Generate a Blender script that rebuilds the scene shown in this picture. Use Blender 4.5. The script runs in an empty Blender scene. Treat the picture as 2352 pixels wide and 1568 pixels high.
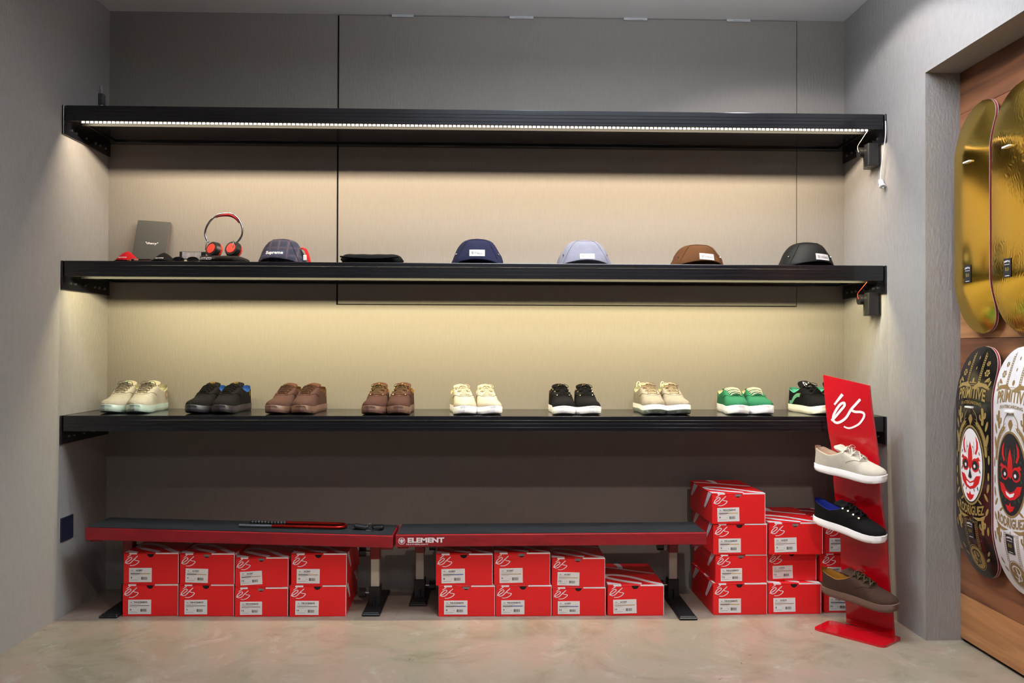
import bpy, bmesh, math, random
from mathutils import Vector, Matrix
from mathutils.bvhtree import BVHTree
from mathutils.geometry import tessellate_polygon
random.seed(7)
S = bpy.context.scene
COL = S.collection
PI = math.pi

# ---------------------------------------------------------------- camera
F = 1900.0
CAM = Vector((1.6681, -3.6547, 1.0540))
_y, _p, _r = .0266, .0079, .0034
_fw = Vector((math.sin(_y)*math.cos(_p), math.cos(_y)*math.cos(_p), math.sin(_p)))
_rt = Vector((math.cos(_y), -math.sin(_y), 0)); _up = _rt.cross(_fw)
RT = _rt*math.cos(_r)+_up*math.sin(_r); UP = _up*math.cos(_r)-_rt*math.sin(_r)
cd = bpy.data.cameras.new('camera'); cam = bpy.data.objects.new('camera', cd); COL.objects.link(cam)
cd.sensor_width = 36; cd.lens = F/2352*36; cd.clip_start = .05; cd.clip_end = 50
M = Matrix((RT, UP, -_fw)).transposed().to_4x4(); M.translation = CAM; cam.matrix_world = M
S.camera = cam
def at(px, py, X=None, Y=None, Z=None):
    """real point behind a pixel of the photograph, on a known plane of the room"""
    d = _fw + RT*((px-1176)/F) - UP*((py-784)/F)
    i, v = (0, X) if X is not None else (1, Y) if Y is not None else (2, Z)
    return CAM + d*((v-CAM[i])/d[i])
def at_plane(px, py, P, n):
    d = _fw + RT*((px-1176)/F) - UP*((py-784)/F)
    return CAM + d*((P-CAM).dot(n)/d.dot(n))

# ---------------------------------------------------------------- world, lights, exposure
W_ = bpy.data.worlds.new('world'); S.world = W_; W_.use_nodes = True
W_.node_tree.nodes['Background'].inputs[0].default_value = (.5, .5, .55, 1)
W_.node_tree.nodes['Background'].inputs[1].default_value = .05
vs = S.view_settings; vs.view_transform = 'Standard'; vs.look = 'None'; vs.gamma = 1; vs.use_curve_mapping = False
vs.exposure = 0.0
def spot(name, loc, aim, watts, deg, blend, col=(1, .97, .95), rad=.035):
    l = bpy.data.lights.new(name, 'SPOT'); l.energy = watts; l.spot_size = math.radians(deg); l.spot_blend = blend
    l.color = col; l.shadow_soft_size = rad
    o = bpy.data.objects.new(name, l); COL.objects.link(o); o.location = loc
    o.rotation_euler = (Vector(aim)-Vector(loc)).to_track_quat('-Z', 'Y').to_euler()
    return o
def area(name, loc, aim, watts, sx, sy, col):
    l = bpy.data.lights.new(name, 'AREA'); l.energy = watts; l.shape = 'RECTANGLE'; l.size = sx; l.size_y = sy; l.color = col
    o = bpy.data.objects.new(name, l); COL.objects.link(o); o.location = loc
    o.rotation_euler = (Vector(aim)-Vector(loc)).to_track_quat('-Z', 'Y').to_euler()
    return o
# row of downlights just in front of the shelves
LAMPS = dict(downlight_right=(17.5, (1, .975, .975)), downlight_middle=(60, (.74, .95, 1)),
             main_middle=(16, (1, .92, .85)), rear_left=(2, (1, .95, .92)), rear_right=(100, (1, .85, .74)),
             side_right=(22, (1, 1, .95)), ambient_fill=(44, (1, .98, .98)), upward_fill=(64, (.84, .92, 1)), led_upper=(32, (1, .84, .60)), led_lower=(32, (1, .88, .51)))
def lw(n): return LAMPS[n][0]
def lc(n): return LAMPS[n][1]
spot('downlight_right', (2.83, -.73, 2.50), (3.0, -.40, 0), lw('downlight_right'), 128, .22, lc('downlight_right'), .03)
spot('downlight_middle', (1.85, -.85, 2.50), (2.05, -.50, 0), lw('downlight_middle'), 112, .35, lc('downlight_middle'), .03)
# row of ceiling spots over the floor
spot('spotlight_middle', (1.65, -1.85, 2.50), (1.7, -1.0, 0), lw('main_middle'), 92, .5, lc('main_middle'))
spot('spotlight_rear_left', (.9, -2.85, 2.50), (.9, -1.3, 0), lw('rear_left'), 90, .5, lc('rear_left'))
spot('spotlight_rear_right', (2.4, -2.85, 2.50), (2.6, -1.3, 0), lw('rear_right'), 90, .5, lc('rear_right'))
spot('spotlight_decks', (1.9, -1.25, 2.50), (3.25, -.9, 1.1), lw('side_right'), 70, .5, lc('side_right'))
# added overhead fill behind the camera for ambient light, not a known fixture
area('ambient_fill', (1.6, -5.0, 2.48), (1.6, -5.0, 0), lw('ambient_fill'), 2.2, .6, lc('ambient_fill'))
# unseen upward fill, added to brighten the ceiling and upper walls
area('ceiling_fill', (2.2, -1.25, 2.34), (2.2, -1.25, 9), lw('upward_fill'), 1.6, .25, lc('upward_fill'))
Z1, Z2, Z3 = 1.9935, 1.3880, .7859
SD = .396; RW = 3.25; H = 2.5224; FZ = .061
area('led_light_upper', (RW/2, -.381, Z1-FZ-.0035), (RW/2, -.378+1, Z1-FZ-.72), lw('led_upper'), 3.08, .003, lc('led_upper'))
area('led_light_lower', (RW/2, -.381, Z2-FZ-.0012), (RW/2, -.378+1, Z2-FZ-.72), lw('led_lower'), 3.08, .003, lc('led_lower'))

# ---------------------------------------------------------------- materials
def lin(c):
    return tuple((x/255/12.92 if x/255 <= .04045 else ((x/255+.055)/1.055)**2.4) for x in c)+(1,)
MATS = {}
def mat(name, col, rough=.5, metal=0., bump=0., bscale=200., var=0., vscale=10., stretch=(1, 1, 1), coat=0., spec=.5, emit=0., sheen=0.):
    if name in MATS: return MATS[name]
    m = bpy.data.materials.new(name); m.use_nodes = True; nt = m.node_tree; b = nt.nodes['Principled BSDF']
    c = lin(col); b.inputs['Base Color'].default_value = c
    b.inputs['Roughness'].default_value = rough; b.inputs['Metallic'].default_value = metal
    b.inputs['Specular IOR Level'].default_value = spec
    if coat: b.inputs['Coat Weight'].default_value = coat; b.inputs['Coat Roughness'].default_value = .08
    if sheen: b.inputs['Sheen Weight'].default_value = sheen
    if emit: b.inputs['Emission Color'].default_value = c; b.inputs['Emission Strength'].default_value = emit
    if bump or var:
        tc = nt.nodes.new('ShaderNodeTexCoord'); mp = nt.nodes.new('ShaderNodeMapping')
        mp.inputs['Scale'].default_value = stretch; nt.links.new(tc.outputs['Object'], mp.inputs['Vector'])
    if bump:
        n = nt.nodes.new('ShaderNodeTexNoise'); n.inputs['Scale'].default_value = bscale; n.inputs['Detail'].default_value = 5
        nt.links.new(mp.outputs[0], n.inputs['Vector'])
        bp = nt.nodes.new('ShaderNodeBump'); bp.inputs['Strength'].default_value = bump; bp.inputs['Distance'].default_value = .003
        nt.links.new(n.outputs[0], bp.inputs['Height']); nt.links.new(bp.outputs[0], b.inputs['Normal'])
    if var:
        n = nt.nodes.new('ShaderNodeTexNoise'); n.inputs['Scale'].default_value = vscale; n.inputs['Detail'].default_value = 6
        n.inputs['Roughness'].default_value = .62
        nt.links.new(mp.outputs[0], n.inputs['Vector'])
        r = nt.nodes.new('ShaderNodeValToRGB')
        lo = tuple(max(0, x*(1-var)) for x in c[:3])+(1,); hi = tuple(min(1, x*(1+var)) for x in c[:3])+(1,)
        r.color_ramp.elements[0].position = .3; r.color_ramp.elements[0].color = lo
        r.color_ramp.elements[1].position = .7; r.color_ramp.elements[1].color = hi
        nt.links.new(n.outputs[0], r.inputs[0]); nt.links.new(r.outputs[0], b.inputs['Base Color'])
    MATS[name] = m; return m
M_wall = mat('taupe_plaster', (142, 138, 137), .9, bump=.8, bscale=95, var=.05, vscale=40, stretch=(1.2, 1.2, .55), spec=.2)
M_wallback = mat('taupe_wall_board', (130, 124, 119), .9, bump=.5, bscale=110, var=.035, vscale=90, stretch=(1.3, 1, .22), spec=.2)
M_ceil = mat('ceiling_paint', (240, 240, 240), .7, bump=.05, bscale=20)
M_gap = mat('dark_joint', (14, 14, 16), .9)
M_black = mat('black_lacquer', (17, 18, 24), .22, bump=.05, bscale=7, stretch=(.5, 1, 5), coat=.3)
M_blackm = mat('matt_black_metal', (20, 20, 24), .45)
M_blackp = mat('black_plastic', (22, 22, 25), .35)
M_chrome = mat('chrome', (205, 205, 205), .12, metal=1)
M_steel = mat('worn_steel', (160, 160, 165), .35, metal=1)
M_white = mat('white_plastic', (235, 235, 235), .4)
M_red = mat('red_enamel', (138, 20, 30), .38, bump=.05, bscale=40, var=.22, vscale=14, stretch=(1, 1, 3))
M_grip = mat('black_grip_tape', (34, 36, 40), .9, bump=.6, bscale=500, var=.5, vscale=7, stretch=(1, 4, 1))
M_tube = mat('cream_steel_tube', (196, 194, 180), .4, var=.05)
M_card = mat('red_cardboard', (222, 18, 24), .5, bump=.04, bscale=60, var=.04, vscale=5)
M_print = mat('white_print', (232, 226, 232), .55)
M_paper = mat('white_paper', (226, 225, 226), .6)
M_ink = mat('black_ink', (28, 28, 32), .6)
M_inkg = mat('grey_ink', (120, 118, 118), .6)
M_acr = mat('red_acrylic', (176, 8, 24), .14, var=.03, coat=.6)
M_led = mat('led_bead', (255, 232, 214), .3, emit=9)
M_led2 = mat('led_bead_yellow', (255, 230, 170), .3, emit=.2)
M_alu = mat('aluminium_profile', (190, 188, 185), .35, metal=1)

def floor_mat():
    m = bpy.data.materials.new('mottled_polished_floor'); m.use_nodes = True; nt = m.node_tree; N = nt.nodes; L = nt.links
    b = N['Principled BSDF']; tc = N.new('ShaderNodeTexCoord')
    def noise(scale, det, dist=0, rough=.6, st=(1, 1, 1)):
        mp = N.new('ShaderNodeMapping'); mp.inputs['Scale'].default_value = st; L.new(tc.outputs['Object'], mp.inputs[0])
        n = N.new('ShaderNodeTexNoise'); n.inputs['Scale'].default_value = scale; n.inputs['Detail'].default_value = det
        n.inputs['Distortion'].default_value = dist; n.inputs['Roughness'].default_value = rough; L.new(mp.outputs[0], n.inputs['Vector']); return n
    def ramp(n, st):
        r = N.new('ShaderNodeValToRGB'); e = r.color_ramp.elements
        while len(e) < len(st): e.new(.5)
        for i, (p, c) in enumerate(st): e[i].position = p; e[i].color = lin(c)
        L.new(n.outputs[0], r.inputs[0]); return r
    a = ramp(noise(3.2, 8, 1.2, .68), [(.30, (109, 101, 86)), (.43, (132, 123, 109)), (.52, (143, 136, 122)), (.60, (148, 132, 121)), (.72, (160, 156, 143))])
    c = ramp(noise(2.1, 5, .6), [(.35, (117, 113, 93)), (.5, (140, 129, 116)), (.62, (148, 123, 115))])
    w = ramp(noise(6, 10, .8, .72), [(.56, (0, 0, 0)), (.70, (255, 255, 255))])
    mx = N.new('ShaderNodeMix'); mx.data_type = 'RGBA'; mx.inputs[0].default_value = .45
    L.new(a.outputs[0], mx.inputs[6]); L.new(c.outputs[0], mx.inputs[7])
    m2 = N.new('ShaderNodeMix'); m2.data_type = 'RGBA'; m2.inputs[7].default_value = lin((172, 172, 167))
    mm = N.new('ShaderNodeMath'); mm.operation = 'MULTIPLY'; mm.inputs[1].default_value = .40
    L.new(w.outputs[0], mm.inputs[0]); L.new(mm.outputs[0], m2.inputs[0]); L.new(mx.outputs[2], m2.inputs[6])
    d = ramp(noise(26, 3, .3), [(.70, (255, 255, 255)), (.76, (90, 80, 70))])
    m3 = N.new('ShaderNodeMix'); m3.data_type = 'RGBA'; m3.blend_type = 'MULTIPLY'; m3.inputs[0].default_value = .7
    L.new(m2.outputs[2], m3.inputs[6]); L.new(d.outputs[0], m3.inputs[7])
    L.new(m3.outputs[2], b.inputs['Base Color'])
    b.inputs['Roughness'].default_value = .26; b.inputs['Specular IOR Level'].default_value = .5
    n = noise(14, 6); bp = N.new('ShaderNodeBump'); bp.inputs['Strength'].default_value = .10; bp.inputs['Distance'].default_value = .004
    L.new(n.outputs[0], bp.inputs['Height']); L.new(bp.outputs[0], b.inputs['Normal'])
    return m
def wood_mat(name, dark, light, seed):
    m = bpy.data.materials.new(name); m.use_nodes = True; nt = m.node_tree; N = nt.nodes; L = nt.links
    b = N['Principled BSDF']; tc = N.new('ShaderNodeTexCoord'); mp = N.new('ShaderNodeMapping')
    mp.inputs['Scale'].default_value = (6, 1.3, 13); mp.inputs['Location'].default_value = (seed, seed*3.1, seed*1.7)
    L.new(tc.outputs['Object'], mp.inputs[0])
    n = N.new('ShaderNodeTexNoise'); n.inputs['Scale'].default_value = 1.5; n.inputs['Detail'].default_value = 6; n.inputs['Distortion'].default_value = .9
    L.new(mp.outputs[0], n.inputs['Vector'])
    r = N.new('ShaderNodeValToRGB'); e = r.color_ramp.elements; e[0].position = .34; e[0].color = lin(dark); e[1].position = .62; e[1].color = lin(light)
    L.new(n.outputs[0], r.inputs[0]); L.new(r.outputs[0], b.inputs['Base Color']); b.inputs['Roughness'].default_value = .42
    return m
def gold_mat(name, engraved):
    m = bpy.data.materials.new(name); m.use_nodes = True; nt = m.node_tree; N = nt.nodes; L = nt.links
    b = N['Principled BSDF']; b.inputs['Base Color'].default_value = lin((226, 190, 84)); b.inputs['Metallic'].default_value = 1
    b.inputs['Roughness'].default_value = .17
    tc = N.new('ShaderNodeTexCoord'); w = N.new('ShaderNodeTexWave'); w.inputs['Scale'].default_value = 26 if engraved else 5
    w.inputs['Distortion'].default_value = 18 if engraved else 9; w.inputs['Detail'].default_value = 2; w.inputs['Detail Scale'].default_value = .6
    L.new(tc.outputs['Object'], w.inputs['Vector'])
    bp = N.new('ShaderNodeBump'); bp.inputs['Strength'].default_value = .10 if engraved else .03; bp.inputs['Distance'].default_value = .002
    L.new(w.outputs[0], bp.inputs['Height']); L.new(bp.outputs[0], b.inputs['Normal'])
    return m
def plaid_mat():
    m = bpy.data.materials.new('navy_plaid_wool'); m.use_nodes = True; nt = m.node_tree; N = nt.nodes; L = nt.links
    b = N['Principled BSDF']; b.inputs['Roughness'].default_value = .9
    tc = N.new('ShaderNodeTexCoord'); sp = N.new('ShaderNodeSeparateXYZ'); L.new(tc.outputs['Object'], sp.inputs[0])
    def stripes(out, f, w):
        a = N.new('ShaderNodeMath'); a.operation = 'MULTIPLY'; a.inputs[1].default_value = f; L.new(out, a.inputs[0])
        c = N.new('ShaderNodeMath'); c.operation = 'PINGPONG'; c.inputs[1].default_value = .5; L.new(a.outputs[0], c.inputs[0])
        d = N.new('ShaderNodeMath'); d.operation = 'LESS_THAN'; d.inputs[1].default_value = w; L.new(c.outputs[0], d.inputs[0]); return d.outputs[0]
    prev = None
    base = lin((30, 32, 52))
    for out, f, w, col in ((sp.outputs[0], 28, .16, (46, 47, 68)), (sp.outputs[2], 30, .16, (44, 45, 66)), (sp.outputs[0], 28, .03, (92, 58, 52)), (sp.outputs[2], 30, .02, (78, 52, 52))):
        mx = N.new('ShaderNodeMix'); mx.data_type = 'RGBA'; mx.inputs[7].default_value = lin(col)
        if prev is None: mx.inputs[6].default_value = base
        else: L.new(prev, mx.inputs[6])
        L.new(stripes(out, f, w), mx.inputs[0]); prev = mx.outputs[2]
    L.new(prev, b.inputs['Base Color'])
    return m

# ---------------------------------------------------------------- mesh helpers
def link_obj(name, me, parent=None):
    o = bpy.data.objects.new(name, me); COL.objects.link(o)
    if parent: o.parent = parent
    return o
def finish(name, bm, mats, parent=None, smooth=None):
    me = bpy.data.meshes.new(name)
    bmesh.ops.recalc_face_normals(bm, faces=bm.faces)
    bm.to_mesh(me); bm.free()
    for m in (mats if isinstance(mats, (list, tuple)) else [mats]): me.materials.append(m)
    if smooth is not None:
        for p in me.polygons: p.use_smooth = True
        if smooth < 180: me.set_sharp_from_angle(angle=math.radians(smooth))
    return link_obj(name, me, parent)
def raw(name, verts, faces, mats, parent=None, smooth=None, idx=None, recalc=False):
    me = bpy.data.meshes.new(name); me.from_pydata([tuple(v) for v in verts], [], faces); me.update()
    for m in (mats if isinstance(mats, (list, tuple)) else [mats]): me.materials.append(m)
    if idx:
        for p, i in zip(me.polygons, idx): p.material_index = i
    if recalc:
        b = bmesh.new(); b.from_mesh(me); bmesh.ops.recalc_face_normals(b, faces=b.faces); b.to_mesh(me); b.free()
    if smooth is not None:
        for p in me.polygons: p.use_smooth = True
        if smooth < 180: me.set_sharp_from_angle(angle=math.radians(smooth))
    return link_obj(name, me, parent)
def bx(bm, x0, x1, y0, y1, z0, z1, bev=0, mi=0, seg=1):
    m = Matrix.Translation(((x0+x1)/2, (y0+y1)/2, (z0+z1)/2)) @ Matrix.Diagonal((x1-x0, y1-y0, z1-z0, 1))
    r = bmesh.ops.create_cube(bm, size=1, matrix=m)
    fs = {f for v in r['verts'] for f in v.link_faces}
    for f in fs: f.material_index = mi
    if bev:
        es = {e for v in r['verts'] for e in v.link_edges}
        bmesh.ops.bevel(bm, geom=list(es), offset=bev, segments=seg, affect='EDGES', profile=.5)
    return r['verts']
def box(name, x0, x1, y0, y1, z0, z1, m, parent=None, bev=0, seg=1):
    bm = bmesh.new(); bx(bm, x0, x1, y0, y1, z0, z1, bev, 0, seg); return finish(name, bm, m, parent)
def cyl(bm, c, r, h, axis='Z', seg=20, r2=None, mi=0):
    R = {'Z': Matrix(), 'X': Matrix.Rotation(PI/2, 4, 'Y'), 'Y': Matrix.Rotation(PI/2, 4, 'X')}[axis]
    q = bmesh.ops.create_cone(bm, cap_ends=True, segments=seg, radius1=r, radius2=r if r2 is None else r2, depth=h, matrix=Matrix.Translation(c) @ R)
    for f in {f for v in q['verts'] for f in v.link_faces}: f.material_index = mi
def tube(bm, pts, r, seg=8, mi=0, flat=1.0):
    pts = [Vector(p) for p in pts]; rings = []
    n = len(pts); prevu = None
    for i, p in enumerate(pts):
        t = (pts[min(i+1, n-1)]-pts[max(i-1, 0)]).normalized()
        u = (Vector((0, 0, 1)) if prevu is None else prevu); u = u - t*u.dot(t)
        if u.length < 1e-4: u = Vector((0, 1, 0)) - t*t[1]
        u.normalize(); prevu = u; w = t.cross(u)
        rr = r[i] if isinstance(r, (list, tuple)) else r
        rings.append([bm.verts.new(p + u*math.cos(2*PI*k/seg)*rr*flat + w*math.sin(2*PI*k/seg)*rr) for k in range(seg)])
    for a, b in zip(rings, rings[1:]):
        for k in range(seg):
            f = bm.faces.new((a[k], a[(k+1) % seg], b[(k+1) % seg], b[k])); f.material_index = mi
    for rg in (rings[0], rings[-1]):
        f = bm.faces.new(rg); f.material_index = mi
def smoothpath(pts, n=6):
    pts = [Vector(p) for p in pts]; out = []
    for i in range(len(pts)-1):
        p0 = pts[max(i-1, 0)]; p1 = pts[i]; p2 = pts[i+1]; p3 = pts[min(i+2, len(pts)-1)]
        for k in range(n):
            t = k/n; out.append(.5*((2*p1)+(p2-p0)*t+(2*p0-5*p1+4*p2-p3)*t*t+(3*p1-p0-3*p2+p3)*t**3))
    out.append(pts[-1]); return out
def thing(name, label, cat, loc=(0, 0, 0), rz=0, group=None):
    o = bpy.data.objects.new(name, None); COL.objects.link(o); o.location = loc; o.rotation_euler = (0, 0, rz)
    o.empty_display_size = .1; return tag(o, label, cat, group)
def tag(o, label=None, cat=None, group=None, kind=None):
    if label: o['label'] = label
    if cat: o['category'] = cat
    if group: o['group'] = group
    if kind: o['kind'] = kind
    return o
def struct(o, label=None, cat=None): return tag(o, label, cat, kind='structure')
# flat artwork: lists of (verts2d, faces)
def merge2(parts):
    V = []; Fc = []
    for v, f in parts:
        o = len(V); V += v; Fc += [tuple(i+o for i in q) for q in f]
    return V, Fc
def poly2(pts):
    pts = [(float(a), float(b)) for a, b in pts]
    return pts, [tuple(t) for t in tessellate_polygon([[Vector((a, b, 0)) for a, b in pts]])]
def ell2(cx, cy, rx, ry, n=28, rot=0):
    return poly2([(cx+rx*math.cos(a)*math.cos(rot)-ry*math.sin(a)*math.sin(rot), cy+rx*math.cos(a)*math.sin(rot)+ry*math.sin(a)*math.cos(rot)) for a in [2*PI*k/n for k in range(n)]])
def ring2(cx, cy, rx, ry, wx, n=36, a0=0, a1=2*PI):
    V = []; Fc = []
    for k in range(n+1):
        a = a0+(a1-a0)*k/n
        V += [(cx+rx*math.cos(a), cy+ry*math.sin(a)), (cx+(rx-wx)*math.cos(a), cy+(ry-wx)*math.sin(a))]
    for k in range(n): Fc.append((2*k, 2*k+1, 2*k+3, 2*k+2))
    return V, Fc
def fine(art, ml):
    V = list(art[0]); out = []; st = []
    for f in art[1]:
        for k in range(1, len(f)-1): st.append((f[0], f[k], f[k+1]))
    cache = {}
    def mid(a, b):
        k = (min(a, b), max(a, b))
        if k not in cache: V.append(((V[a][0]+V[b][0])/2, (V[a][1]+V[b][1])/2)); cache[k] = len(V)-1
        return cache[k]
    def dl(a, b): return abs(V[a][0]-V[b][0]) + .35*abs(V[a][1]-V[b][1])
    while st:
        a, b, c = st.pop(); e = max((dl(a, b), a, b, c), (dl(b, c), b, c, a), (dl(c, a), c, a, b))
        if e[0] <= ml: out.append((a, b, c))
        else: m = mid(e[1], e[2]); st += [(e[1], m, e[3]), (m, e[2], e[3])]
    return V, out
def rect2(x0, y0, x1, y1, nx=1, ny=1):
    V = [(x0+(x1-x0)*i/nx, y0+(y1-y0)*j/ny) for j in range(ny+1) for i in range(nx+1)]
    return V, [(j*(nx+1)+i, j*(nx+1)+i+1, (j+1)*(nx+1)+i+1, (j+1)*(nx+1)+i) for j in range(ny) for i in range(nx)]
def ribbon(pts, w, n=6, t0=1, t1=1):
    P = smoothpath([(a, b, 0) for a, b in pts], n) if len(pts) > 2 else [Vector((a, b, 0)) for a, b in pts]
    V = []; N = len(P)
    for i, p in enumerate(P):
        t = (P[min(i+1, N-1)]-P[max(i-1, 0)]).normalized(); ww = w/2*(t0+(t1-t0)*i/(N-1))
        if i in (0, N-1) and N > 4: ww *= .6
        V += [(p.x-t.y*ww, p.y+t.x*ww), (p.x+t.y*ww, p.y-t.x*ww)]
    return V, [(2*i, 2*i+1, 2*i+3, 2*i+2) for i in range(N-1)]
def xf2(art, sx=1, sy=1, dx=0, dy=0, rot=0, shear=0):
    c, s = math.cos(rot), math.sin(rot); V = []
    for x, y in art[0]:
        x, y = x*sx+y*shear, y*sy; V.append((x*c-y*s+dx, x*s+y*c+dy))
    return V, art[1]
def text2(s, h=1., w=None, bold=.02, arch=0, shear=0, space=1.):
    c = bpy.data.curves.new('t', 'FONT'); c.body = s; c.size = 1; c.offset = bold; c.resolution_u = 2; c.space_character = space
    o = bpy.data.objects.new('t', c); me = bpy.data.meshes.new_from_object(o)
    V = [(v.co.x, v.co.y) for v in me.vertices]; Fc = [tuple(p.vertices) for p in me.polygons]
    bpy.data.objects.remove(o); bpy.data.curves.remove(c); bpy.data.meshes.remove(me)
    x0 = min(v[0] for v in V); x1 = max(v[0] for v in V); y0 = min(v[1] for v in V); y1 = max(v[1] for v in V)
    k = h/(y1-y0); kx = (w/(x1-x0)) if w else k
    V = [((x-(x0+x1)/2)*kx, (y-(y0+y1)/2)*k) for x, y in V]
    if shear: V = [(x+y*shear, y) for x, y in V]
    if arch: ww = (x1-x0)*kx/2; V = [(x, y-arch*(x/ww)**2) for x, y in V]
    return V, Fc
ES = [ribbon([(.43, 1.0), (.17, .75)], .068, t0=1.1, t1=.6),
      ribbon([(.0, .24), (.2, .36), (.44, .58), (.47, .73), (.34, .74), (.15, .54), (.06, .33), (.17, .19), (.38, .25), (.62, .55), (.90, .88)], .065),
      ribbon([(.60, .58), (.78, .47), (.95, .44), (.97, .34), (.80, .14), (.56, .02), (.34, .03)], .060)]
ES2 = merge2(ES)
def flat(name, groups, org, ux, uy, mats, parent, off=.0006, nrm=None):
    """groups: list of (art, matindex, layer) laid as thin print on a flat face"""
    org, ux, uy = Vector(org), Vector(ux), Vector(uy); n = ux.cross(uy).normalized() if nrm is None else Vector(nrm)
    V = []; Fc = []; I = []
    for art, mi, layer in groups:
        o = len(V); V += [org+ux*x+uy*y+n*off*layer for x, y in art[0]]
        for f in art[1]: Fc.append(tuple(i+o for i in f)); I.append(mi)
    return raw(name, V, Fc, mats, parent, idx=I)
def wrap(name, groups, org, ux, uy, d, mats, parent, targets, off=.0010):
    """print laid onto a curved surface of the same thing (ray cast in the thing's own space)"""
    org, ux, uy, d = Vector(org), Vector(ux), Vector(uy), Vector(d).normalized()
    vv = []; ff = []
    for t in targets:
        o = len(vv); vv += [v.co.copy() for v in t.data.vertices]; ff += [tuple(i+o for i in p.vertices) for p in t.data.polygons]
    tree = BVHTree.FromPolygons(vv, ff)
    V = []; Fc = []; I = []; bad = set()
    for art, mi, layer in groups:
        o = len(V)
        for x, y in art[0]:
            p = org+ux*x+uy*y; h = tree.ray_cast(p, d, .6)
            if h[0] is None: bad.add(len(V))
            V.append((h[0]-d*off*layer) if h[0] is not None else p)
        for f in art[1]:
            q = tuple(i+o for i in f)
            if not bad.intersection(q): Fc.append(q); I.append(mi)
    keep = sorted({i for f in Fc for i in f}); mp_ = {v: k for k, v in enumerate(keep)}
    V = [V[i] for i in keep]; Fc = [tuple(mp_[i] for i in f) for f in Fc]
    return raw(name, V, Fc, mats, parent, idx=I)
def slab_grid(name, art, org, ux, uy, d, th, m, parent, targets, off=.0008):
    o = wrap(name, [(art, 0, 1)], org, ux, uy, d, [m], parent, targets, off); return o

# ================================================================ the room
HZ, PY, RD = 2.0615, -.69, .128       # opening height, pier front edge, recess depth
YF = -7.2
M_floor = floor_mat()
fl = box('floor', -.15, RW+.5, YF-.1, .12, -.08, 0, M_floor); struct(fl)
ce = box('ceiling', -.15, RW+.5, YF-.1, .12, H, H+.08, M_ceil); struct(ce)
wl = box('wall_left', -.12, 0, YF, 0, 0, H, M_wall); struct(wl)
wf = box('wall_front', -.12, RW+.5, YF-.1, YF, 0, H, M_wall); struct(wf)
# back wall: fixed boards round a separate tall panel, with real joints
XA, XB, ZB = .995, 3.0337, 1.2446
bm = bmesh.new()
bx(bm, -.12, RW+.3, .012, .10, 0, H, mi=1)
bx(bm, 0, XA-.004, 0, .012, 0, H)
bx(bm, XA-.004, XB+.003, 0, .012, 0, ZB-.003)
bx(bm, XB+.003, RW, 0, .012, 0, H)
struct(finish('wall_back', bm, [M_wallback, M_gap]))
wb = bpy.data.objects['wall_back']
bm = bmesh.new(); bx(bm, XA+.004, XB, -.0012, .012, ZB+.001, H-.004, .0008)
p = finish('panel', bm, M_wallback, wb); p['label'] = 'large plastered board with dark joints round it'
# right wall: pier and header round the recess of the board display
YE = -3.35
bm = bmesh.new()
bx(bm, RW, RW+.3, PY, 0, 0, H)
bx(bm, RW, RW+.3, YE, PY, HZ, H)
bx(bm, RW, RW+.3, YF, YE, 0, H)
struct(finish('wall_right', bm, M_wall))
nb = struct(box('wall_recess', RW+RD+.012, RW+.3, YE, PY, 0, HZ, M_gap))
woods = [wood_mat('brown_oak_laminate', (84, 50, 34), (132, 84, 56), 1.3), wood_mat('light_oak_laminate', (138, 90, 56), (178, 126, 82), 4.1),
         wood_mat('red_oak_laminate', (104, 62, 42), (150, 96, 64), 7.7)]
zs = [.012, .172, .3345, .497, .6595, .822, .9845, 1.0945, 1.2575, 1.42, 1.5825, 1.745, 1.9075, HZ]
order = [1, 0, 2, 1, 0, 2, 0, 1, 2, 0, 1, 2, 0]
for i in range(len(zs)-1):
    cut = [PY, -1.75-.5*((i*7) % 3), YE]
    for a, b in zip(cut, cut[1:]):
        bm = bmesh.new(); bx(bm, RW+RD, RW+RD+.012, b+.0006, a-.0006, zs[i]+.0006, zs[i+1]-.0006, .0006)
        pl = finish('plank', bm, woods[(order[i]+(a != PY)) % 3], nb)
# small white shims along the ceiling edge
for k, (a, b, lb) in enumerate(((1.2296, 1.3254, 'leftmost of the white shims at the ceiling edge, nearest the tall wall joint'), (1.7488, 1.8551, 'white shim at the ceiling edge, second from the left'),
                 (2.2565, 2.3616, 'white shim at the ceiling edge, third from the left'), (2.717, 2.8228, 'rightmost white shim at the ceiling edge, near the wall corner'))):
    bm = bmesh.new(); bx(bm, a, b, -.010, -.0015, H-.012, H-.0005, .001); bx(bm, a+.03, b-.02, -.013, -.010, H-.009, H-.004, .0005)
    tag(finish('ceiling_shim', bm, mat('dull_white_plastic', (176, 176, 178), .6)), lb, 'shim', 'white shims at the ceiling edge')

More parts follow.
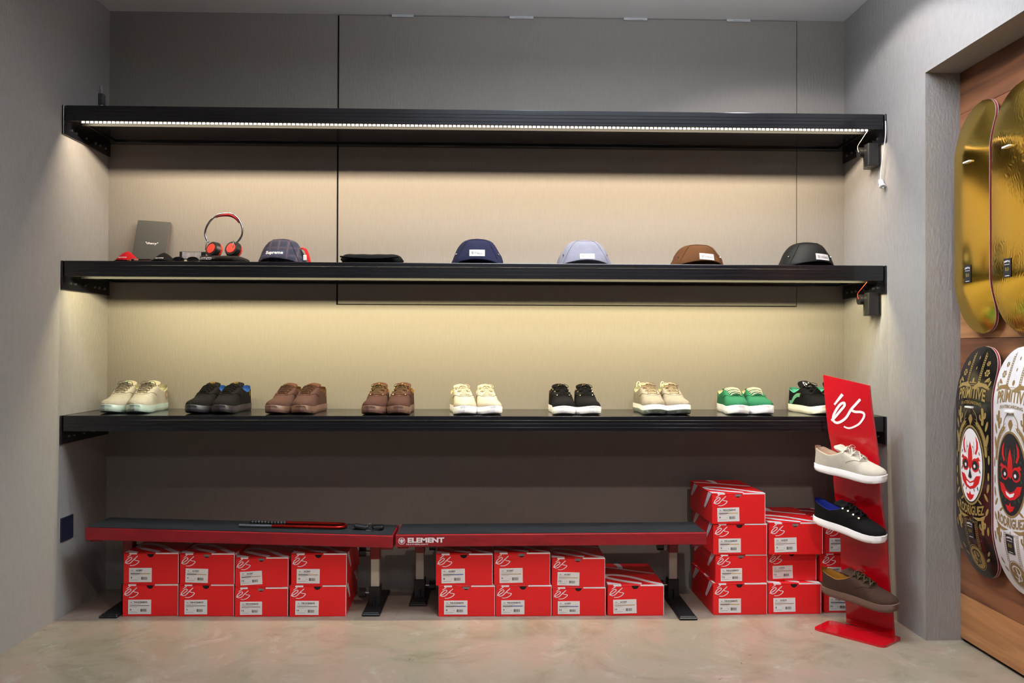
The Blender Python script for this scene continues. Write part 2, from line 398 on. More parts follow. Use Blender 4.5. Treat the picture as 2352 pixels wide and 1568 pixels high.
# ================================================================ shelves
def shelf(z, label, lit, which):
    t = thing('wall_shelf', label, 'shelf', (0, 0, z), 0, 'black wall shelves')
    bm = bmesh.new(); bx(bm, .002, RW-.002, -SD+.012, -.002, -.050, -.001, .001)
    finish('board', bm, M_black, t)
    bm = bmesh.new()
    bx(bm, .012, RW-.012, -SD, -SD+.012, -FZ, 0, .002, seg=2)
    for zz in (-.018, -.031, -.046): bx(bm, .012, RW-.012, -SD-.0015, -SD+.001, zz-.0016, zz+.0016, .0006)
    finish('fascia', bm, M_black, t)
    for s, x0 in ((0, .0015), (1, RW-.0015)):
        bm = bmesh.new(); d = .007 if s == 0 else -.007
        xa, xb = sorted((x0, x0+d)); bx(bm, xa, xb, -SD-.004, -.003, -.112, .000, .001)
        xc, xd = sorted((x0, x0+(.05 if s == 0 else -.05))); bx(bm, xc, xd, -SD+.014, -.003, -.057, -.050, .001)
        br = finish('side_bracket', bm, M_black, t)
        xs = x0+(.009 if s == 0 else -.009)
        for yy in (-.34, -.30, -.22, -.14, -.10, -.05):
            bm = bmesh.new(); cyl(bm, (xs, yy, -.085), .0052, .004, 'X', 10); finish('screw', bm, M_steel, br)
    bm = bmesh.new(); bx(bm, .05, RW-.05, -.045, -.003, -.058, -.050, .001)
    finish('rear_rail', bm, M_black, t)
    if lit:
        up = which == 0
        s = thing('led_strip', 'bright beaded white light strip under the topmost shelf' if up else 'thin yellow light strip hidden under the middle shelf', 'light strip', (0, -.378, z-FZ))
        dz = -.0008 if up else .0012
        bm = bmesh.new()
        bx(bm, .06, RW-.06, -.006, .021, .0035, .010)
        bx(bm, .06, RW-.06, .019, .021, (-.0104 if up else -.0062), .010)
        finish('profile', bm, mat('blackened_profile', (9, 9, 9), .9, spec=.08), s)
        bm = bmesh.new(); x = .075
        while x < RW-.075:
            bx(bm, x-.0056, x+.0056, -.0058, -.0046, (-.0046 if up else .0016), .0035); x += .01666
        b = finish('led_beads', bm, M_led if up else M_led2, s); b['kind'] = 'stuff'
    return t
shelf(Z1, 'topmost long black shelf with a bright light strip, nothing standing on it', True, 0)
shelf(Z2, 'middle long black shelf carrying the caps and headphones', True, 1)
shelf(Z3, 'lowest long black shelf carrying the row of shoes', False, 2)

# ================================================================ shoe boxes
def stickers(text, size, c1, c2):
    g = [(xf2(text2(text, .0062, .052 if 'THE' in text else .026, .035), dx=.048 if 'THE' in text else .040, dy=.046), 0, 2),
         (xf2(text2('és', .0045, .007, .02), dx=.012, dy=.046), 3, 2),
         (rect2(.006, .0385, .050, .0395), 3, 2),
         (rect2(.006, .0315, .043, .0345), 1, 2), (rect2(.043, .0315, .083, .0345), 2, 2),
         (rect2(.006, .0275, .036, .0283), 3, 2),
         (xf2(text2(size, .0075, None, .03), dx=.010, dy=.0175), 0, 2),
         (rect2(.006, .0075, .036, .0085), 3, 2), (rect2(.037, .0150, .040, .0165), 3, 2)]
    x = .048
    for k in range(12):
        w = .0007+.0012*((k*7919) % 5)/4; g.append((rect2(x, .0095, x+w, .0205), 0 if k < 3 else 3, 2)); x += w+.0007
    return g
BW, BH, BL = .215, .1225, .325
proto_mesh = {}
def shoe_box(label, loc, rz, w, h, text, size, c1, c2, tilt=0, strot=0, hole='dark', roll=0):
    t = thing('shoe_box', label, 'shoe box', loc, rz, 'red shoe boxes')
    t.scale = (w/BW, 1, h/BH); t.rotation_euler = (0, roll, rz)
    def part(name, maker):
        if name not in proto_mesh:
            o = maker(); proto_mesh[name] = o.data; return o
        return link_obj(name.split('|')[0], proto_mesh[name], t)
    x0, x1 = -BW/2, BW/2
    def body():
        bm = bmesh.new(); bx(bm, x0, x1, .0025, BL, 0, BH-.003, .0015); return finish('carton', bm, M_card, t)
    def front():
        pts = [(x0+.001, .001), (x1-.001, .001), (x1-.001, BH-.004)]; r = .0135; c = -.002
        pts += [(c+r, BH-.004)]+[(c+r*math.cos(a), BH-.004-r*math.sin(a)) for a in [PI*k/12 for k in range(1, 12)]]+[(c-r, BH-.004), (x0+.001, BH-.004)]
        V, Fc = poly2(pts); n = len(V)
        vv = [(a, -.0002, b) for a, b in V]+[(a, .0022, b) for a, b in V]
        ff = list(Fc)+[tuple(i+n for i in reversed(f)) for f in Fc]+[(i, (i+1) % n, (i+1) % n+n, i+n) for i in range(n)]
        return raw('front_panel', vv, ff, M_card, t, recalc=True)
    def hol():
        bm = bmesh.new(); bx(bm, -.018, .014, .0018, .0024, BH-.020, BH-.0045); return finish('thumb_hole', bm, M_gap, t)
    def lid():
        bm = bmesh.new(); bx(bm, x0-.0006, x1+.0006, .0008, BL+.001, BH-.0030, BH, .0008); return finish('lid', bm, M_card, t)
    def edge():
        bm = bmesh.new()
        bx(bm, x0+.022, x0+.052, -.0006, .004, BH-.0052, BH+.0002); bx(bm, .018, x1, -.0006, .004, BH-.0044, BH+.0002)
        bx(bm, x1-.0008, x1+.0008, -.0006, .004, .002, BH); return finish('white_edge', bm, M_print, t)
    def prints():
        g = [(ribbon([(1.0, .01), (.8, .12), (.5, .34), (.2, .45), (.04, .42), (.06, .32), (.3, .18), (.62, .05)], .085, 8), 0, 1),
             (ribbon([(.0, .84), (.3, .76), (.65, .62), (.98, .5)], .055, 8), 0, 1), (ribbon([(.34, 1.), (.40, .9), (.40, .74)], .10, 5), 0, 1),
             (poly2([(0, .02), (.24, .005), (.24, .05), (0, .14)]), 0, 1)]
        g = [((([(max(.004, min(.996, x)), max(.004, min(.996, y))) for x, y in a[0]]), a[1]), i, l) for a, i, l in g]
        V = []; Fc = []
        for a, i, l in g:
            o = len(V); V += [(x0+x*BW, .001+y*(BL-.002), BH+.0005) for x, y in a[0]]; Fc += [tuple(q+o for q in f) for f in a[1]]
        for sx in (x0-.0010, x1+.0010):
            for pl in ([(.02, .99), (.16, .99), (.34, .42), (.29, .38)], [(.62, .99), (.80, .99), (.95, .55), (.90, .50)]):
                o = len(V); V += [(sx, a*BL, b*BH*.995) for a, b in pl]; Fc.append((o, o+1, o+2, o+3))
        return raw('white_strokes', V, Fc, M_print, t)
    def logo():
        return flat('logo', [(xf2(ES2, .056, .044, x0+.0055, BH-.050), 0, 1)], (0, -.0002, 0), (1, 0, 0), (0, 0, 1), [M_print], t)
    part('carton', body); part('front_panel', front)
    if hole == 'dark': part('thumb_hole', hol)
    else:
        if 'thumb_hole|w' not in proto_mesh:
            bm = bmesh.new(); bx(bm, -.018, .014, .0018, .0024, BH-.020, BH-.0125, mi=1); bx(bm, -.018, .014, .0016, .0024, BH-.013, BH-.0045)
            o = finish('thumb_hole', bm, [M_inkg, M_gap], t); proto_mesh['thumb_hole|w'] = o.data
        else: link_obj('thumb_hole', proto_mesh['thumb_hole|w'], t)
    part('lid', lid); part('white_edge', edge); part('white_strokes', prints); part('logo', logo)
    key = (text, size, c1, c2)
    if key not in proto_mesh:
        st = box('sticker', 0, .089, -.0006, 0, 0, .0555, M_paper, t)
        sp = flat('sticker_print', stickers(text, size, c1, c2), (0, -.0006, 0), (1, 0, 0), (0, 0, 1), [M_ink, mat('stripe_%s' % c1, SC[c1], .6), mat('stripe_%s' % c2, SC[c2], .6), M_inkg], st, off=.0002)
        proto_mesh[key] = (st.data, sp.data)
    else:
        st = link_obj('sticker', proto_mesh[key][0], t); sp = link_obj('sticker_print', proto_mesh[key][1], st)
    st.location = (x0+.022, -.0004, .0085); st.rotation_euler = (0, strot, 0)
    return t
SC = dict(black=(25, 22, 25), tan=(190, 150, 105), grey=(135, 128, 124), blue=(50, 70, 170), brown=(80, 45, 32), yellow=(205, 165, 90), taupe=(170, 145, 130))
def stack(x0px, rows, where):
    z = 0
    for (a, b, y, h, text, size, c1, c2, rz, strot, hole, label) in rows:
        xa = at(a, 1330, Y=y)[0]; xb = at(b, 1330, Y=y)[0]
        shoe_box(label, ((xa+xb)/2, y, z), math.radians(rz), xb-xa-.0015, h, text, size, c1, c2, strot=math.radians(strot), hole=hole)
        z += h+.0006
AC, TA, AL = 'ACCENT', 'THE ACCELERATE', 'ACCELITE'
stack(0, [(281.5, 409.5, -.372, .124, TA, '8', 'grey', 'grey', 0, 0, 'dark', 'red shoe box on the floor, leftmost bottom box under the left bench'),
          (283, 410, -.370, .122, AC, '8', 'black', 'tan', -.4, 0, 'dark', 'red shoe box with black and tan stripe, leftmost upper box under the left bench')], 0)
stack(0, [(411, 537.5, -.378, .124, TA, '9', 'grey', 'grey', 0, 0, 'dark', 'red shoe box with grey stripe, second bottom box from the left under the left bench'),
          (412, 538.5, -.378, .121, AC, '9', 'black', 'tan', -1, 1.5, 'white', 'red shoe box with tilted size 9 sticker, second upper box from the left')], 0)
stack(0, [(539, 661.5, -.385, .113, TA, '7.5', 'grey', 'grey', 0, 0, 'white', 'smaller red size 7.5 shoe box, third bottom box under the left bench'),
          (540, 662, -.380, .116, AC, '7.5', 'black', 'tan', .8, -3, 'white', 'smaller red shoe box sitting slightly askew, third upper box under the left bench')], 0)
stack(0, [(665, 795, -.388, .121, TA, '10', 'grey', 'grey', 1.2, 1, 'dark', 'red size 10 shoe box with creased corner, bottom right under the left bench'),
          (668, 796, -.386, .124, AC, '10', 'black', 'tan', 0, .5, 'dark', 'red size 10 shoe box, upper right one under the left bench')], 0)
stack(0, [(1006.5, 1137, -.395, .120, TA, '8', 'black', 'blue', 0, 0, 'white', 'red shoe box with blue stripe, leftmost bottom box under the right bench'),
          (1000.5, 1131.5, -.392, .124, AC, '8', 'black', 'blue', 0, -1, 'dark', 'red shoe box with blue stripe, leftmost upper box under the right bench')], 0)
stack(0, [(1138, 1267, -.397, .121, TA, '9', 'black', 'blue', 0, 0, 'dark', 'red shoe box with blue stripe, second bottom box under the right bench'),
          (1134, 1263.5, -.395, .127, AC, '9', 'taupe', 'tan', 0, -1, 'white', 'red shoe box with beige stripe, second upper box under the right bench')], 0)
stack(0, [(1268.5, 1391, -.396, .112, AC, '7.5', 'black', 'blue', 0, 0, 'dark', 'smaller red shoe box with blue stripe, third bottom box under the right bench'),
          (1267, 1389.5, -.394, .115, AC, '7.5', 'taupe', 'tan', 0, 1.5, 'white', 'smaller red shoe box with beige stripe, third upper box under the right bench')], 0)
stack(0, [(1395.5, 1525, -.397, .121, AC, '10', 'taupe', 'tan', 0, -1.5, 'dark', 'single red shoe box with its striped lid showing, rightmost under the right bench')], 0)
stack(0, [(1637.5, 1762, -.392, .124, TA, '10', 'brown', 'yellow', 1, 0, 'dark', 'bottom red shoe box of the tall stack of four by the right bench'),
          (1642.5, 1762.5, -.388, .112, TA, '7.5', 'brown', 'yellow', 1.5, -.5, 'white', 'second lowest red shoe box of the stack of four'),
          (1637.5, 1761.5, -.390, .122, TA, '9', 'brown', 'yellow', .5, -.5, 'dark', 'third red shoe box up in the stack of four'),
          (1634.5, 1758, -.392, .121, TA, '8', 'brown', 'yellow', 1.5, -1.5, 'white', 'topmost red shoe box of the tall stack of four')], 0)
stack(0, [(1764, 1886, -.386, .122, AL, '8', 'taupe', 'taupe', 0, -1, 'dark', 'bottom red shoe box of the middle stack of three'),
          (1763.5, 1875, -.352, .114, AL, '7.5', 'taupe', 'taupe', 0, -2, 'dark', 'small shaded red shoe box pushed back in the middle of its stack of three'),
          (1766, 1890, -.390, .126, AL, '9', 'taupe', 'taupe', .5, -1.5, 'white', 'topmost red shoe box of the middle stack of three')], 0)
stack(0, [(1892.5, 2005, -.372, .120, AC, '7.5', 'black', 'blue', 0, 0, 'dark', 'bottom red shoe box of the stack half hidden behind the red stand'),
          (1885, 2005, -.366, .114, AC, '9', 'black', 'blue', 0, 0, 'dark', 'middle red shoe box of the stack half hidden behind the red stand'),
          (1892.5, 2010, -.372, .120, TA, '10', 'black', 'blue', 0, 0, 'dark', 'topmost red shoe box of the stack half hidden behind the red stand')], 0)

# ================================================================ benches
def knob(bm, x, y, z, s=-1):
    cyl(bm, (x+s*.034, y, z), .019, .024, 'X', 9); cyl(bm, (x+s*.020, y, z), .007, .014, 'X', 8)
def bench(label, xl, xr, yl, yr, zl, zr, wd, legs, logo):
    t = thing('skate_bench', label, 'bench', ((xl+xr)/2, (yl+yr)/2+wd/2, 0), 0)
    ox, oy = t.location[0], t.location[1]
    def slab(name, z0, z1, i0, i1, m, bev):
        # four-sided beam following the two ends
        P = []
        for x, y, z, e in ((xl, yl, zl, 1), (xr, yr, zr, -1)):
            for yy in (y+i0, y+wd-i0):
                for zz in (z+z0, z+z1): P.append((x+e*i1-ox, yy-oy, zz))
        bm = bmesh.new(); v = [bm.verts.new(p) for p in P]
        for f in ((0, 1, 3, 2), (4, 6, 7, 5), (0, 4, 5, 1), (2, 3, 7, 6), (1, 5, 7, 3), (0, 2, 6, 4)): bm.faces.new([v[i] for i in f])
        if bev: bmesh.ops.bevel(bm, geom=bm.edges[:], offset=bev, segments=2, affect='EDGES', profile=.5)
        return finish(name, bm, m, t)
    slab('beam', -.046, 0, 0, 0, M_red, .002)
    slab('grip_surface', .0002, .0022, .012, .006, M_grip, 0)
    for e, x, y, z in ((1, xl, yl, zl), (-1, xr, yr, zr)):
        bm = bmesh.new(); bx(bm, *sorted((x-ox+e*.004, x-ox+e*.05)), y-oy+.03, y-oy+wd-.03, z-.060, z-.046, .002); finish('end_stop', bm, M_red, t)
    for (x, y, foot, fb, rot) in legs:
        k = (x-xl)/(xr-xl); zb = zl+(zr-zl)*k-.046
        X, Y = x-ox, y-oy
        bm = bmesh.new(); bx(bm, X-.020, X+.020, Y-.020, Y+.020, .196, zb, .002); up = finish('upper_sleeve', bm, M_red, t)
        up.name = 'upper_sleeve'
        bm = bmesh.new(); bx(bm, X-.017, X+.017, Y-.017, Y+.017, .05, .21, .002); finish('tube', bm, M_tube, t)
        lh = .086
        bm = bmesh.new(); bx(bm, X-.023, X+.023, Y-.023, Y+.023, .008, lh, .002)
        bx(bm, X-.003, X+.003, Y-.05, Y-.02, .008, .045, .001); lo = finish('lower_sleeve', bm, M_blackm, t)
        bm = bmesh.new(); bx(bm, X-.036, X+.036, foot-oy, fb-oy, 0, .010, .003)
        bx(bm, X-.030, X+.030, foot-oy+.01, fb-oy-.01, .009, .013, .002)
        finish('foot', bm, M_blackm, t)
        s = -1 if x > (xl+xr)/2 else 1
        for zz in (.056, .222):
            bm = bmesh.new(); kx_ = .040 if x < .3 else .052; cyl(bm, (X+s*kx_, Y, zz), .020, .026, 'X', 9); finish('knob', bm, M_blackp, t, smooth=30)
            bm = bmesh.new(); cyl(bm, (X+s*.032, Y, zz), .006, .020, 'X', 10); finish('bolt', bm, M_steel, t, smooth=40)
    if logo:
        org = Vector((xl-ox, yl-oy-.0006, zl-.046)); ux = Vector((xr-xl, yr-yl, zr-zl)).normalized()
        g = [(xf2(text2('ELEMENT', .0195, .142, .045), dx=.118, dy=.026), 0, 1), (xf2(text2('FEATHERLIGHT', .005, .085, .02), dx=.085, dy=.010), 0, 1),
             (ring2(.024, .023, .0135, .0135, .002, 24), 0, 1), (ell2(.024, .023, .0028, .0095, 10), 0, 1)]
        for s in (-1, 1):
            for k in range(3): g.append((ribbon([(.024+s*.002, .016+k*.004), (.024+s*.006, .020+k*.004), (.024+s*.0085, .026+k*.002)], .0016, 3), 0, 1))
        flat('logo', g, org, ux, (0, 0, 1), [M_print], t, off=.0004, nrm=(0, -1, 0))
    return t
bench('red steel bench on the left with shackle lock and keys on its black top', .104, 1.294, -.405, -.425, .352, .322, .205,
      [(.190, -.205, -.398, -.03, 0), (1.205, -.262, -.392, -.06, 0)], False)
bench('red steel skate bench on the right with white lettering and empty black grip top', 1.304, 2.522, -.425, -.425, .326, .332, .205,
      [(1.378, -.16, -.268, -.03, 0), (2.442, -.17, -.458, -.05, 0)], True)

# ================================================================ shoes
def lerp(tab, u):
    for (a, x), (b, y) in zip(tab, tab[1:]):
        if u <= b:
            t = (u-a)/(b-a) if b > a else 0; t = t*t*(3-2*t)*.5+t*.5; return x+(y-x)*t
    return tab[-1][1]
HW = [(0, 0), (.012, .016), (.04, .0255), (.10, .0325), (.22, .0352), (.38, .0355), (.52, .0405), (.66, .0480), (.76, .0492), (.85, .0450), (.92, .0360), (.965, .0255), (.99, .0140), (1, 0)]
def lacet(bm, pts, r, fl=.45): tube(bm, smoothpath(pts, 4), r, 6, flat=fl)
def shoe(label, group, P, loc=None, rz=0, matrix=None, side=1, name='skate_shoe'):
    """toe along -Y, origin under the middle of the sole"""
    t = thing(name, label, 'shoe', loc or (0, 0, 0), rz, group)
    if matrix is not None: t.matrix_world = matrix
    L = P.get('L', .292); hs = P.get('sole', .030); tall = P.get('tall', 1.0); wide = P.get('wide', 1.0)
    flare = P.get('flare', 0)
    def cx(u): return side*(-.007*math.sin(PI*min(1, max(0, (u-.25)/.75)))+.006*max(0, u-.75)*4)
    def yy(u): return L/2-u*L
    def spring(u): return .010*max(0, (u-.74)/.26)**2
    us = [(1-math.cos(PI*k/36))/2 for k in range(37)]
    # ---- sole: stacked outlines
    lv = [(0, .93, -1), (.003, .985, 0), (hs*.45, 1.015+flare, 0), (hs*.5, 1.0+flare*.6, 0), (hs*.93, 1.012, 0), (hs, .985, 0)]
    V = []; Fc = []; I = []; n = 2*len(us)-2
    for z, k, _ in lv:
        for u in us: V.append((cx(u)+lerp(HW, u)*wide*k+(0), yy(.5+(u-.5)*(1.0*k if k < 1 else 1+(k-1)*.4)), z+spring(u)))
        for u in reversed(us[1:-1]): V.append((cx(u)-lerp(HW, u)*wide*k, yy(.5+(u-.5)*(1.0*k if k < 1 else 1+(k-1)*.4)), z+spring(u)))
    for r in range(len(lv)-1):
        for i in range(n):
            Fc.append((r*n+i, r*n+(i+1) % n, (r+1)*n+(i+1) % n, (r+1)*n+i)); I.append(1 if r < P.get('outsole', 1) else 0)
    for base, mi in ((0, 1), ((len(lv)-1)*n, 0)):
        for i in range(1, len(us)-1):
            a, b = base+i, base+(n-i) % n; a2, b2 = base+i+1, base+(n-i-1)
            if i < len(us)-2: Fc.append((a, a2, b2, b)); I.append(mi)
        Fc.append((base, base+1, base+n-1)); I.append(mi)
        Fc.append((base+len(us)-2, base+len(us)-1, base+len(us))); I.append(mi)
    raw('sole', V, Fc, [P['solem'], P.get('outm', P['solem'])], t, smooth=50, idx=I, recalc=True)
    # ---- upper
    HT = [(0, .056*tall), (.05, .060*tall), (.14, .052*tall), (.25, .046*tall), (.36, .056*tall), (.42, .070*tall), (.50, .066*tall), (.60, .055*tall), (.70, .042*tall), (.80, .034), (.90, .026), (.96, .018), (1, .005)]
    GP = [(0, 0), (.03, .014), (.08, .023), (.2, .0275), (.34, .028), (.42, .0255), (.5, .0235), (.6, .0205), (.655, .016), (.70, 0), (1, 0)]
    nt = 11
    def sec(u, tt, inset=0, s=1):
        hw = lerp(HW, u)*wide*.965-inset+.0045*math.sin(PI*min(1, max(0, (u-.04)/.62)))*math.sin(min(1, tt*1.6)*PI/2); g = min(lerp(GP, u), max(0, hw)*.86); Hh = lerp(HT, u)
        e = .50 if u < .42 else .50+.28*min(1, (u-.42)/.3)
        x = g+(max(hw, 0)-g)*max(0, math.cos(tt*PI/2))**e
        if g > 0 and u < .44: x += -.003*math.sin(tt*PI)+.003*tt
        z = Hh*math.sin(tt*PI/2)**(.95 if u < .44 else .9)
        return Vector((cx(u)+s*x, yy(.5+(u-.5)*.985), hs-.001+spring(u)*.9+z))
    uu = sorted(set([(1-math.cos(PI*k/40))/2 for k in range(41)]+[.69, .675, .655]))
    def shell(inset, u1, t0):
        V = []; Fc = []
        for s in (1, -1):
            o = len(V); ul = [u for u in uu if u <= u1]
            for u in ul:
                for k in range(nt): V.append(sec(u, t0+(1-t0)*k/(nt-1), inset, s))
            for a in range(len(ul)-1):
                for k in range(nt-1):
                    q = (o+a*nt+k, o+a*nt+k+1, o+(a+1)*nt+k+1, o+(a+1)*nt+k); Fc.append(q if s > 0 else q[::-1])
        return V, Fc
    V, Fc = shell(0, 1, 0)
    bm = bmesh.new(); vs_ = [bm.verts.new(v) for v in V]
    for f in Fc: bm.faces.new([vs_[i] for i in f])
    bmesh.ops.remove_doubles(bm, verts=bm.verts[:], dist=.0002)
    # foxed heel counter / toe in a second tone
    for f in bm.faces:
        c = f.calc_center_median(); u = .5-c.y/L
        f.material_index = 1 if (P.get('heel2') and u < .17) or (P.get('toe2') and u > .78 and c.z < .075) else 0
    up = finish('upper', bm, [P['upper'], P.get('upper2', P['upper'])], t, smooth=60)
    # ---- lining and footbed
    V, Fc = shell(.0035, .45, .0)
    for v in V: v.z += .0012
    raw('lining', V, Fc, P['lining'], t, smooth=60)
    V = []; ul = [u for u in uu if .02 < u < .55]
    for u in ul:
        w = lerp(HW, u)*wide*.88; V += [(cx(u)-w, yy(u), hs+.004), (cx(u)+w, yy(u), hs+.004)]
    raw('footbed', V, [(2*i, 2*i+1, 2*i+3, 2*i+2) for i in range(len(ul)-1)], P['lining'], t)
    # ---- tongue
    TH = P.get('tongue', .028)
    prof = [(.71, lerp(HT, .71)-.005, .012), (.65, lerp(HT, .65)-.001, .020), (.56, lerp(HT, .56)+.002, .0255), (.48, lerp(HT, .48)+.004, .028), (.42, lerp(HT, .42)+.006, .0300),
            (.385, lerp(HT, .42)+TH*.5, .0315), (.365, lerp(HT, .42)+TH*.82, .0275), (.355, lerp(HT, .42)+TH, .018)]
    V = []; nn = 9; m = len(prof)
    for lay in (0, 1):
        for u, z, w in prof:
            for k in range(nn):
                a = -1+2*k/(nn-1); dy = .010*a*a*(.45 if u > .5 else 1)+(.0065 if lay else 0)
                V.append((cx(u)+a*w, yy(u)+dy+(.003*(1-a*a) if 0 else 0), hs+z-.0035*a*a-(.005 if lay and u > .4 else 0)))
    Fc = []
    for lay in (0, 1):
        for a in range(m-1):
            for k in range(nn-1):
                o = lay*m*nn; q = (o+a*nn+k, o+a*nn+k+1, o+(a+1)*nn+k+1, o+(a+1)*nn+k); Fc.append(q if lay else q[::-1])
    rim = [a*nn for a in range(m)]+[(m-1)*nn+k for k in range(1, nn)]+[a*nn+nn-1 for a in range(m-2, -1, -1)]
    for a, b in zip(rim, rim[1:]): Fc.append((a, b, b+m*nn, a+m*nn))
    tg = raw('tongue', V, Fc, P.get('tonguem', P['upper']), t, smooth=60, recalc=True)
    # ---- laces
    bm = bmesh.new(); rl = P.get('lacer', .0026); rows = P.get('rows', 4)
    ru = [.655-.215*k/(rows-1) for k in range(rows)]
    def top(u, f, lift=0):     # point over the throat, f in -1..1
        g = lerp(GP, u)+.0045; z = lerp(HT, u)
        return Vector((cx(u)+f*g, yy(u)-.002, hs+z+.0035+.004*(1-f*f)+lift))
    for i, u in enumerate(ru):
        lacet(bm, [top(u, -1.0, -.004), top(u, -.85), top(u, -.4, .001), top(u, 0, .002), top(u, .4, .001), top(u, .85), top(u, 1.0, -.004)], rl)
        if i < rows-1 and not P.get('bars'):
            v = ru[i+1]
            for s in (1, -1): lacet(bm, [top(u, -.9*s, .0005), top((u+v)/2, 0, .004+s*.001), top(v, .9*s, .0005)], rl*.9)
    if not P.get('nobow'):
        u = ru[-1]; c = top(u, 0, .005)
        for s in (1, -1):
            lacet(bm, [c, c+Vector((s*.014, -.006, .007)), c+Vector((s*.028, -.010, .002)), c+Vector((s*.030, -.012, -.006)), c+Vector((s*.016, -.009, -.003)), c+Vector((s*.003, -.003, 0))], rl*.85)
            lacet(bm, [c, c+Vector((s*.012, -.010, .0)), c+Vector((s*.020, -.018, -.010)), c+Vector((s*.023, -.024, -.022))], rl*.8)
        bm2 = bmesh.new()
        bmesh.ops.create_icosphere(bm, subdivisions=1, radius=.0045, matrix=Matrix.Translation(c))
        bm2.free()
    finish('laces', bm, P['lacem'], t, smooth=60)
    # ---- eyelets
    if P.get('eyelet'):
        for u in ru:
            for s in (1, -1):
                bm = bmesh.new(); p = sec(u, .86, 0, s); nrm = Vector((s*.75, -.1, .65)).normalized()
                R = nrm.to_track_quat('Z', 'Y').to_matrix().to_4x4(); R.translation = p+nrm*.0008
                bmesh.ops.create_cone(bm, cap_ends=True, segments=10, radius1=.0036, radius2=.0030, depth=.0022, matrix=R)
                finish('eyelet', bm, P['eyelet'], t)
    # ---- vamp seam
    bm = bmesh.new()
    pts = [sec(.50+.20*k/6, .30+.62*k/6, 0, 1)+Vector((.0006, 0, .0006)) for k in range(7)]+[sec(.50+.20*k/6, .30+.62*k/6, 0, -1)+Vector((-.0006, 0, .0006)) for k in range(6, -1, -1)]
    tube(bm, smoothpath(pts, 2), .0010, 5)
    finish('seam', bm, P.get('seamm', P['upper']), t, smooth=60)
    # ---- heel tab
    bm = bmesh.new()
    V = []
    for s in range(-4, 5):
        u = .004+.035*(s/4)**2; p = sec(u, 1, 0, 1 if s >= 0 else -1); p.x = .019*s/4+cx(0)
        V += [Vector((p.x, yy(u)+.001-.004*(1-(s/4)**2)*0, p.z-.012)), Vector((p.x, yy(u)+.003, p.z+P.get('tab', .010)*(1-.5*(s/4)**2)))]
    vv = [bm.verts.new(v) for v in V]
    for i in range(8): bm.faces.new((vv[2*i], vv[2*i+1], vv[2*i+3], vv[2*i+2]))
    bmesh.ops.solidify(bm, geom=bm.faces[:], thickness=.003)
    finish('heel_tab', bm, P.get('tabm', P['lining']), t, smooth=60)
    # ---- marks
    if P.get('tlogo'):
        wrap('tongue_logo', P['tlogo'], (cx(.4), -L, hs+lerp(HT, .42)+TH*.52), (1, 0, 0), (0, 0, 1), (0, 1, 0), P['tmats'], t, [tg])
    for mk in P.get('side', ()):
        grp, mats, u, z, sides = mk
        for s in sides:
            wrap('side_mark', grp, (s*side*.2, yy(u), z), (0, s*side, 0), (0, 0, 1), (-s*side, 0, 0), mats, t, [up])
    if P.get('pull'):
        bm = bmesh.new(); tube(bm, smoothpath([(-.007, yy(0)+.002, hs+.060), (-.008, yy(0)+.004, hs+.078), (0, yy(0)+.006, hs+.088), (.008, yy(0)+.004, hs+.078), (.007, yy(0)+.002, hs+.060)], 4), .0022, 6)
        finish('pull_loop', bm, P['pull'], t, smooth=60)
    return t
def fab(n, c, **k):
    return mat(n, tuple(x*.86 for x in c), k.pop('rough', .92), bump=k.pop('bump', .15), bscale=k.pop('bscale', 260), var=k.pop('var', .09), vscale=25, spec=.15)
ESL = [(xf2(ES2, .018, .020, -.009, -.010), 0, 1)]
K = {}
K['knit'] = dict(upper=fab('stone_knit', (176, 169, 158)), solem=mat('mint_clear_rubber', (150, 166, 162), .3, spec=.6), lining=fab('stone_lining', (206, 200, 168)), lacem=fab('taupe_lace', (104, 94, 88)), lacer=.0024, rows=5, tall=1.10, tongue=.020,
                 tonguem=fab('stone_tongue', (182, 172, 150)), tlogo=[(rect2(-.016, -.008, .002, .012, 4, 4), 0, 1)], tmats=[fab('mint_patch', (170, 206, 176))], seamm=fab('stone_seam', (168, 152, 130)),
                 side=[([(ell2(0, 0, .016, .024), 0, 1), (xf2(ES2, .014, .022, -.007, -.011), 1, 2)], [fab('tan_badge', (160, 134, 104)), M_print], .16, .066, (1, -1))], tab=.016)
K['blackblue'] = dict(upper=fab('black_suede', (20, 18, 20)), solem=mat('black_rubber', (38, 34, 42), .4), lining=fab('blue_lining', (58, 104, 196)), lacem=fab('black_lace', (16, 15, 17)), rows=5, tall=1.06, tongue=.018,
                      tlogo=[(xf2(ES2, .020, .010, -.010, .002), 0, 1)], tmats=[fab('gold_thread', (190, 150, 50), rough=.5)], side=[(ESL, [MATS['gold_thread']], .17, .072, (1, -1))], tab=.016, nobow=True)
K['brown'] = dict(upper=fab('brown_suede', (82, 56, 50)), solem=mat('brown_rubber', (92, 66, 58), .35), lining=fab('tan_lining', (100, 68, 42)), lacem=fab('brown_lace', (70, 46, 36)), rows=5, tall=1.05, tongue=.016,
                  tonguem=fab('rust_tongue', (92, 60, 46)), side=[(ESL, [MATS['gold_thread']], .17, .070, (1, -1))], tab=.012, nobow=True)
K['brownlow'] = dict(upper=fab('dark_brown_suede', (78, 50, 44)), solem=mat('brown_rubber', (92, 66, 58), .35), lining=fab('ochre_lining', (168, 120, 50)), lacem=fab('olive_brown_lace', (88, 70, 46)), rows=3, tall=1.03, tongue=.022,
                     tonguem=fab('cocoa_tongue', (96, 66, 50)), tlogo=[(xf2(ES2, .018, .012, -.009, -.004), 0, 1)], tmats=[MATS['gold_thread']], eyelet=mat('brass', (190, 145, 60), .3, metal=1))
